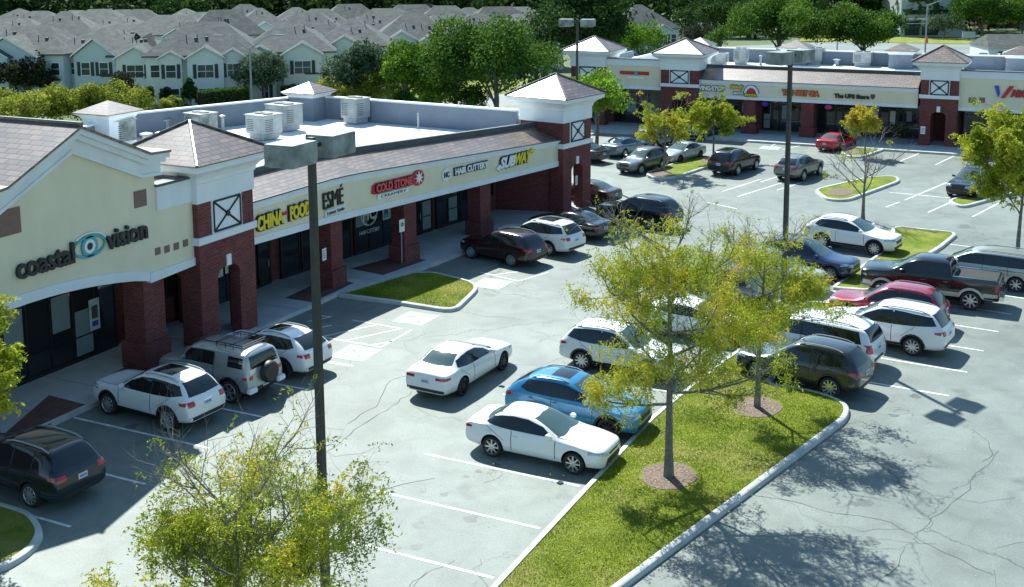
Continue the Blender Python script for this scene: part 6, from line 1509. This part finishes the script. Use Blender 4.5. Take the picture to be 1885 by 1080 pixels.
# short grass blades and clover on the near islands
rg = np.random.default_rng(9)
def scatter_poly(poly, n):
    P = np.array(poly); lo, hi = P.min(0), P.max(0); q = rg.uniform(lo, hi, (n, 2)); ins = np.zeros(n, bool); m_ = len(P)
    for i in range(m_):
        x1, y1 = P[i]; x2, y2 = P[(i+1) % m_]; c = ((y1 > q[:, 1]) != (y2 > q[:, 1])); xi = (x2-x1)*(q[:, 1]-y1)/(y2-y1+1e-12)+x1; ins ^= c & (q[:, 0] < xi)
    return q[ins]
for poly, n in ((ISA, 120000), (ISC, 16000)):
    q = scatter_poly(poly, n)
    for c in (B1_, B2_):
        q = q[((q[:, 0]-c.x)/.86)**2+((q[:, 1]-c.y-.05)/.99)**2 > 1]
    C = np.stack([q[:, 0], q[:, 1], np.full(len(q), .155)], 1); n = len(C)
    a = rand_dirs(rg, n, .0); a[:, 2] = np.abs(a[:, 2])*.8+.25; A = a*rg.uniform(.018, .04, n)[:, None]; B_ = rand_dirs(rg, n, .9)*.012
    tin = np.array([noise.noise(Vector((x*.7, y*.7, 0))) for x, y in q])*.9+.45+rg.normal(0, .2, n)
    g = quads_mesh('grass_blades', C, A, B_, tin, M['leaf_l2'] if 'leaf_l2' in M else M['leaf_grass']); tag(g, 'short mown grass blades covering the kerbed island' if n > 20000 else 'short mown grass blades on the little walkway island', 'grass', kind='stuff')
# leaf litter near the trees
C = []
for c, k in ((B1_, 260), (B2_, 200)):
    C.append(np.stack([c.x+rg.normal(0, 1.6, k), c.y+rg.normal(0, 1.6, k), np.full(k, .19)], 1))
for _ in range(1): 
    k = 350; x = rg.uniform(-24, 0, k); y = rg.uniform(22, 62, k); C.append(np.stack([x, y, np.full(k, .008)], 1))
C = np.concatenate(C); n = len(C); a = rand_dirs(rg, n, .95); A = a*.03; B_ = np.cross(a, [0, 0, 1.])*.018
tag(quads_mesh('fallen_leaves', C, A, B_, rg.uniform(.5, 1, n), M['leaf_yg']), 'tiny fallen yellow leaves scattered over asphalt and grass', 'leaves', kind='stuff')
# ================================================================ HOUSES AND FAR BUILDINGS
HC = [0]
def house(px, py, W, D, he, hr, hd, bays, label, siding='siding_a', roofm='house_shingle', back=False, windows=True, group='townhouses behind the shops', hip=.42, floors=2):
    """hd: heading of the facade line in degrees from +X; front faces -Y side; bays: (x0,w,out,peak_extra)"""
    p = att(px, py); o = empty('townhouse', p, R(hd), label, 'house', group); HC[0] += 1
    b = MB(); b.box((-W/2, 0, -1.2), (W/2, D, he)); b.build('wall', M[siding], o, world=False)
    ov = .35; x0, x1, y0, y1 = -W/2-ov, W/2+ov, -ov, D+ov; ry = D/2; hx = D*hip
    b = MB(); z = he+.002; t = .14
    b.add([(x0, y0, z), (x1, y0, z), (x1, y1, z), (x0, y1, z), (x0, y0, z+t), (x1, y0, z+t), (x1, y1, z+t), (x0, y1, z+t), (x0+hx, ry, hr), (x1-hx, ry, hr)],
          [(0, 3, 2, 1), (0, 1, 5, 4), (1, 2, 6, 5), (2, 3, 7, 6), (3, 0, 4, 7), (4, 5, 9, 8), (6, 7, 8, 9), (5, 6, 9), (7, 4, 8)])
    rf = b.build('roof', M[roofm], o, world=False)
    if windows is not None:
        rnd = random.Random(HC[0])
        for k in range(2 if windows else 1):
            x = rnd.uniform(-W*.3, W*.3); f = rnd.uniform(.45, .8); yy = y0+(ry-y0)*f; zz = z+t+(hr-z-t)*f
            b = MB(); b.cyl((x, yy), .05, zz-.1, zz+.4, 6); b.build('vent_pipe', M['cap'], rf, world=False)
            b = MB(); b.box((x+.8, yy-.15, zz-.05), (x+1.1, yy+.15, zz+.14)); b.build('roof_ventilator', M['cap'], rf, world=False)
    def win(x, y, z, w_, h_, sh=True):
        b = MB(); b.box((x-w_/2-.07, y-.05, z-.07), (x+w_/2+.07, y+.02, z+h_+.07)); f = b.build('window', M['white'], o, world=False)
        b = MB(); nx = 2 if w_ > 1 else 1
        for i in range(nx):
            for j in range(2):
                b.box((x-w_/2+w_/nx*i+.03, y-.062, z+h_/2*j+.03), (x-w_/2+w_/nx*(i+1)-.03, y-.052, z+h_/2*(j+1)-.03))
        b.build('pane', M['winglass'], f, world=False)
        if sh:
            for s_ in (-1, 1):
                b = MB(); xa = x+s_*(w_/2+.1); xb = xa+s_*.34; b.box((min(xa, xb), y-.06, z-.05), (max(xa, xb), y-.005, z+h_+.05)); b.build('shutter', M['shutter'], f, world=False)
    rnd = random.Random(HC[0]*7)
    for (bx, bw, out, pk) in bays:
        y = -out; hb = he-.05; pz = hb+bw*.5*.62*pk
        b = MB(); b.vprism((bx-bw/2, y, 0), (1, 0), (0, -1), [(0, -1.2), (bw, -1.2), (bw, hb), (bw/2, pz), (0, hb)], out+.3); b.build('bay_wall', M[siding], o, world=False)
        b = MB(); q = .28; L = out+min(D*.42, bw*.55)
        vs = []
        for yy in (y-q, L+y):
            vs += [(bx-bw/2-q, yy, hb-q*.5), (bx, yy, pz+.06), (bx+bw/2+q, yy, hb-q*.5), (bx-bw/2-q, yy, hb-q*.5+.13), (bx, yy, pz+.2), (bx+bw/2+q, yy, hb-q*.5+.13)]
        b.add(vs, [(0, 1, 4, 3), (1, 2, 5, 4), (6, 9, 10, 7), (7, 10, 11, 8), (3, 4, 10, 9), (4, 5, 11, 10), (0, 6, 7, 1), (1, 7, 8, 2), (0, 3, 9, 6), (2, 8, 11, 5)]); b.build('bay_roof', M[roofm], o, world=False)
        b = MB(); 
        for s_ in (-1, 1):
            b.tube([(bx+s_*(bw/2+q), y-q-.02, hb-q*.5+.05), (bx, y-q-.02, pz+.11)], .07, 4)
        b.build('barge_board', M['trim'], o, world=False)
        if windows:
            if bw > 4.2: win(bx-bw*.22, y, he-2.1, .95, 1.35); win(bx+bw*.22, y, he-2.1, .95, 1.35); 
            else: win(bx, y, he-2.1, min(1.7, bw*.45), 1.35)
            win(bx, y, he-4.6, 1.5, 1.4)
    if windows:
        taken = [(bx-bw/2-.5, bx+bw/2+.5) for bx, bw, _, _ in bays]
        for x in np.linspace(-W/2+.9, W/2-.9, 5):
            if all(not (a < x < c) for a, c in taken): win(x, 0, he-2.1, .9, 1.3, False)
        b = MB(); bx = W/2-1.6; b.prism([(bx-1.4, 0.01), (bx+1.2, 0.01), (bx+1.2, -1.3), (bx-1.4, -1.3)], [2.75, 2.75, 2.2, 2.2], [2.9, 2.9, 2.35, 2.35]); b.build('porch_roof', M['shutter'], o, world=False)
        b = MB(); b.box((bx-.5, -.03, -.3), (bx+.4, .03, 1.9)); b.build('door', M['siding_c'], o, world=False)
    return o
rot = -YAW*180/math.pi*-1
fr = YAW*180/math.pi*-1      # facade line parallel to the image
def H(*a, **k): return house(*a, **k)
sc_ = 1.0
H(30, 186, 11.0, 9, 4.9, 7.7, fr-6, [(-.2, 6.8, 1.2, .9), (-1.2, 3.2, 2.0, .9)], 'leftmost pale green house with wide gable behind the dark magnolia', 'siding_b')
H(168, 183, 9.2, 9, 4.8, 7.4, fr-6, [(1.0, 4.6, .8, 1.2)], 'pale green house with a broad steep gable behind the wide yellow bush', 'siding_b')
H(252, 184, 5.2, 9, 4.6, 6.9, fr+4, [(.3, 3.9, 1.2, .9)], 'narrow house with a small gable and two shuttered windows above the conical shrubs', 'siding_a')
H(378, 190, 11.5, 10, 4.9, 8.2, fr+10, [(.3, 3.6, 1.4, .9), (3.0, 2.5, .9, .9), (-3.2, 2.2, .8, .8)], 'large hip roofed house with three small gables left of the street lamp', 'siding_a')
H(532, 182, 9.6, 10, 4.9, 7.9, fr+8, [(1.6, 4.0, 1.2, .9), (-2.8, 3.2, .9, .8)], 'pale house with a shuttered gable behind the silvery tree', 'siding_a')
H(648, 168, 8.2, 10, 5.0, 8.0, fr+4, [(-.6, 4.6, 1.4, .9)], 'house with a double gable left of the big tree group', 'siding_a')
H(765, 150, 10.0, 10, 5.0, 8.3, fr+6, [(-1.6, 4.6, 1.2, .9), (2.3, 3.8, 1.6, .9)], 'blue grey house with two gables behind the light green trees', 'siding_b')
H(885, 142, 9.5, 10, 5.0, 8.0, fr+6, [(0, 3.4, 1.2, .9)], 'house mostly hidden behind the largest dark green tree', 'siding_b')
H(985, 128, 8.2, 10, 5.0, 7.8, fr+12, [(1.0, 4.0, 1.2, .9)], 'house with shuttered gable right of the largest tree', 'siding_c')
H(1195, 112, 9.8, 9.5, 4.9, 8.6, fr+14, [(1.9, 2.6, 1.2, .9)], 'big hip roofed blue grey house between the dark oaks', 'siding_b', hip=.5)
H(1277, 70, 3.4, 3.4, 3.9, 5.6, fr+6, [], 'little square house with pyramid roof right of the big hip roofed one', 'siding_b', windows=True, hip=.5)
rg_ = random.Random(4)
far = []
adj = ['long', 'low', 'broad', 'small', 'steep', 'plain', 'wide', 'narrow']
rows = [(128, 18, (15, 118, 215, 300, 425, 560, 690, 830, 960)), (108, 4, (60, 165, 262, 372, 480, 590, 712, 820, 930)), (88, -6, (10, 118, 230, 335, 440, 545, 650, 762, 870, 975)), (70, 8, (70, 180, 290, 395, 510, 615, 720, 832, 940)), (54, 0, (20, 130, 245, 350, 460, 570, 680, 790, 900, 1000))]
rn = ['second', 'third', 'fourth', 'fifth', 'farthest']
for r_, (py, jit, xs_) in enumerate(rows):
    for k, px in enumerate(xs_):
        W = rg_.uniform(9.5, 13.0); nb = rg_.choice([0, 1, 1, 2]) if r_ < 3 else rg_.choice([0, 1])
        bays = [(rg_.uniform(-W*.3, W*.3), rg_.uniform(3, 4.6), rg_.uniform(.6, 1.4), .9)] if nb == 1 else ([(-W*.27, 3.4, .9, .9), (W*.25, 3.8, 1.2, .9)] if nb == 2 else [])
        if r_ == 0 and px in (425,): pass
        side = 'counted from the left edge'
        lab = '%s grey roofed house in the %s row of roofs, number %s from the left' % (adj[k % 8], rn[r_], ['one', 'two', 'three', 'four', 'five', 'six', 'seven', 'eight', 'nine', 'ten'][k])
        house(px+rg_.uniform(-8, 8), py+rg_.uniform(-3, 3), W, rg_.uniform(9, 12), 4.9, rg_.uniform(7.3, 8.6), fr+rg_.choice([-8, 4, 10, 16, 80 if r_ > 1 else 5]), bays, lab, rg_.choice(['siding_a', 'siding_b', 'siding_c']), rg_.choice(['house_shingle', 'house_shingle', 'house_shingle2']), windows=(True if r_ == 0 else False), group='townhouses in the rows behind')
# office block at the top right
p = att(1735, 68); o = empty('office_building', p, R(fr), 'pale flat roofed office block with a dark window band behind the traffic signals', 'office building')
s_ = depth(p)/CAM_F
b = MB(); b.box((-78*s_, 0, -1), (40*s_, 14, 92*s_)); b.build('wall', M['concrete_wall'], o, world=False)
for (a, c, z0, z1) in ((-64, -34, 42, 50), (-26, 14, 42, 50), (-62, -24, 66, 88), (-70, -44, 4, 30), (-38, -10, 4, 26)):
    b = MB(); b.box((a*s_, -.12, z0*s_), (c*s_, .02, z1*s_)); w_ = b.build('window', M['winglass'], o, world=False)
    b = MB()
    for k in range(4): x = (a+(c-a)*k/3)*s_; b.box((x-.06, -.18, z0*s_), (x+.06, -.125, z1*s_))
    b.build('mullion', M['frame'], w_, world=False)
b = MB(); b.box((-79*s_, -.3, 92*s_+.002), (41*s_, 14.2, 94*s_)); b.build('roof_edge', M['trim'], o, world=False)
p = att(1880, 50); o = empty('brick_building', p, R(fr), 'low dark brick building at the top right behind the oak', 'building'); s_ = depth(p)/CAM_F
b = MB(); b.box((-60*s_, 0, -1), (60*s_, 14, 52*s_)); b.build('wall', M['brick'], o, world=False); b = MB(); b.box((-61*s_, -.3, 52*s_+.002), (61*s_, 14.2, 56*s_)); b.build('roof_edge', M['cap'], o, world=False)
b = MB()
for k in range(9): b.box(((-54+12*k)*s_, -.06, 25*s_), ((-46+12*k)*s_, .01, 42*s_))
b.build('window', M['winglass'], o, world=False)
p = att(1868, 108); o = empty('pavilion_building', p, R(fr-4), 'small white walled building with dark shingle roof at the right edge', 'building'); s_ = depth(p)/CAM_F
b = MB(); b.box((-48*s_, 0, -.5), (60*s_, 9, 20*s_)); b.build('wall', M['siding_a'], o, world=False)
b = MB(); z = 20*s_+.002; b.add([(-50*s_, -.4, z), (62*s_, -.4, z), (62*s_, 9.4, z), (-50*s_, 9.4, z), (-36*s_, 4.5, 42*s_), (60*s_, 4.5, 42*s_)], [(0, 3, 2, 1), (0, 1, 5, 4), (1, 2, 5), (2, 3, 4, 5), (3, 0, 4)]); b.build('roof', M['house_shingle2'], o, world=False)
b = MB(); b.box((-30*s_, -.05, 4*s_), (-15*s_, .01, 14*s_)); b.build('window', M['winglass'], o, world=False)
# traffic signals over the road
p = att(1703, 96); o = empty('traffic_signal', p, R(fr), 'galvanised traffic signal mast with a long arm of hanging lights over the road', 'traffic light'); s_ = depth(p)/CAM_F
b = MB(); b.tube([(0, 0, 0), (0, 0, 88*s_)], [.16, .11], 8); b.build('pole', M['metal'], o, world=False)
b = MB(); b.tube([(0, 0, 61*s_), (-90*s_, 0, 62*s_)], [.11, .07], 8); b.build('mast_arm', M['metal'], o, world=False)
b = MB(); b.tube([(4*s_, 0, 53*s_), (-68*s_, 0, 53*s_)], .07, 6); b.build('mast_arm', M['metal'], o, world=False)
b = MB(); b.tube([(0, 0, 86*s_), (12*s_, 0, 90*s_), (26*s_, 0, 96*s_)], [.08, .06, .05], 6); b.build('lamp_arm', M['metal'], o, world=False)
for dx in (-78, -66, -50, -36, -20):
    b = MB(); b.box(((dx-2)*s_, -.18, 57*s_), ((dx+2)*s_, .1, 66*s_)); hh = b.build('signal_head', M['black'], o, world=False)
    for k, mm in enumerate(('green_sign', 'yellow_sign', 'red_sign')):
        b = MB(); b.rings([[((dx)*s_+math.cos(t)*.1, y, (59+2.5*k)*s_+math.sin(t)*.1) for t in np.linspace(0, 2*math.pi, 11)[:-1]] for y in (-.2, -.181)]); b.build('signal_lens', M[mm], hh, world=False)
b = MB(); b.box((-1.5*s_, -.4, 17*s_), (3*s_, -.15, 28*s_)); b.build('signal_head', M['orange_sign'], o, world=False)
cobra(1541, 92, 19, 2.6, 'single street lamp between the two oaks on the right', two=False, mat_='metal')
p = att(1783, 72); o = empty('monument_sign', p, R(fr), 'low white monument sign on the strip of lawn', 'sign'); s_ = depth(p)/CAM_F
b = MB(); b.box((-11*s_, 0, 0), (12*s_, .5, 14*s_)); b.build('sign_block', M['trim'], o, world=False); b = MB(); b.box((-12*s_, -.1, 0), (13*s_, .6, 2.5*s_)); b.build('plinth', M['kerb'], o, world=False)
# brick boundary pieces behind building one (pale rear road seen between the tower and the trees)
b = MB(); q = [att(930, 196), att(1075, 190), att(1075, 148), att(960, 158)]; b.add([(p.x, p.y, .02) for p in q], [(0, 1, 2, 3)]); tag(b.build('service_road', M['asphalt']), kind='structure')
b = MB(); q = [att(-80, 215), att(700, 200), att(1000, 165), att(1000, 150), att(-80, 182)]; b.add([(p.x, p.y, .015) for p in q], [tuple(range(5))]); tag(b.build('lawn', M['grass']), kind='structure')
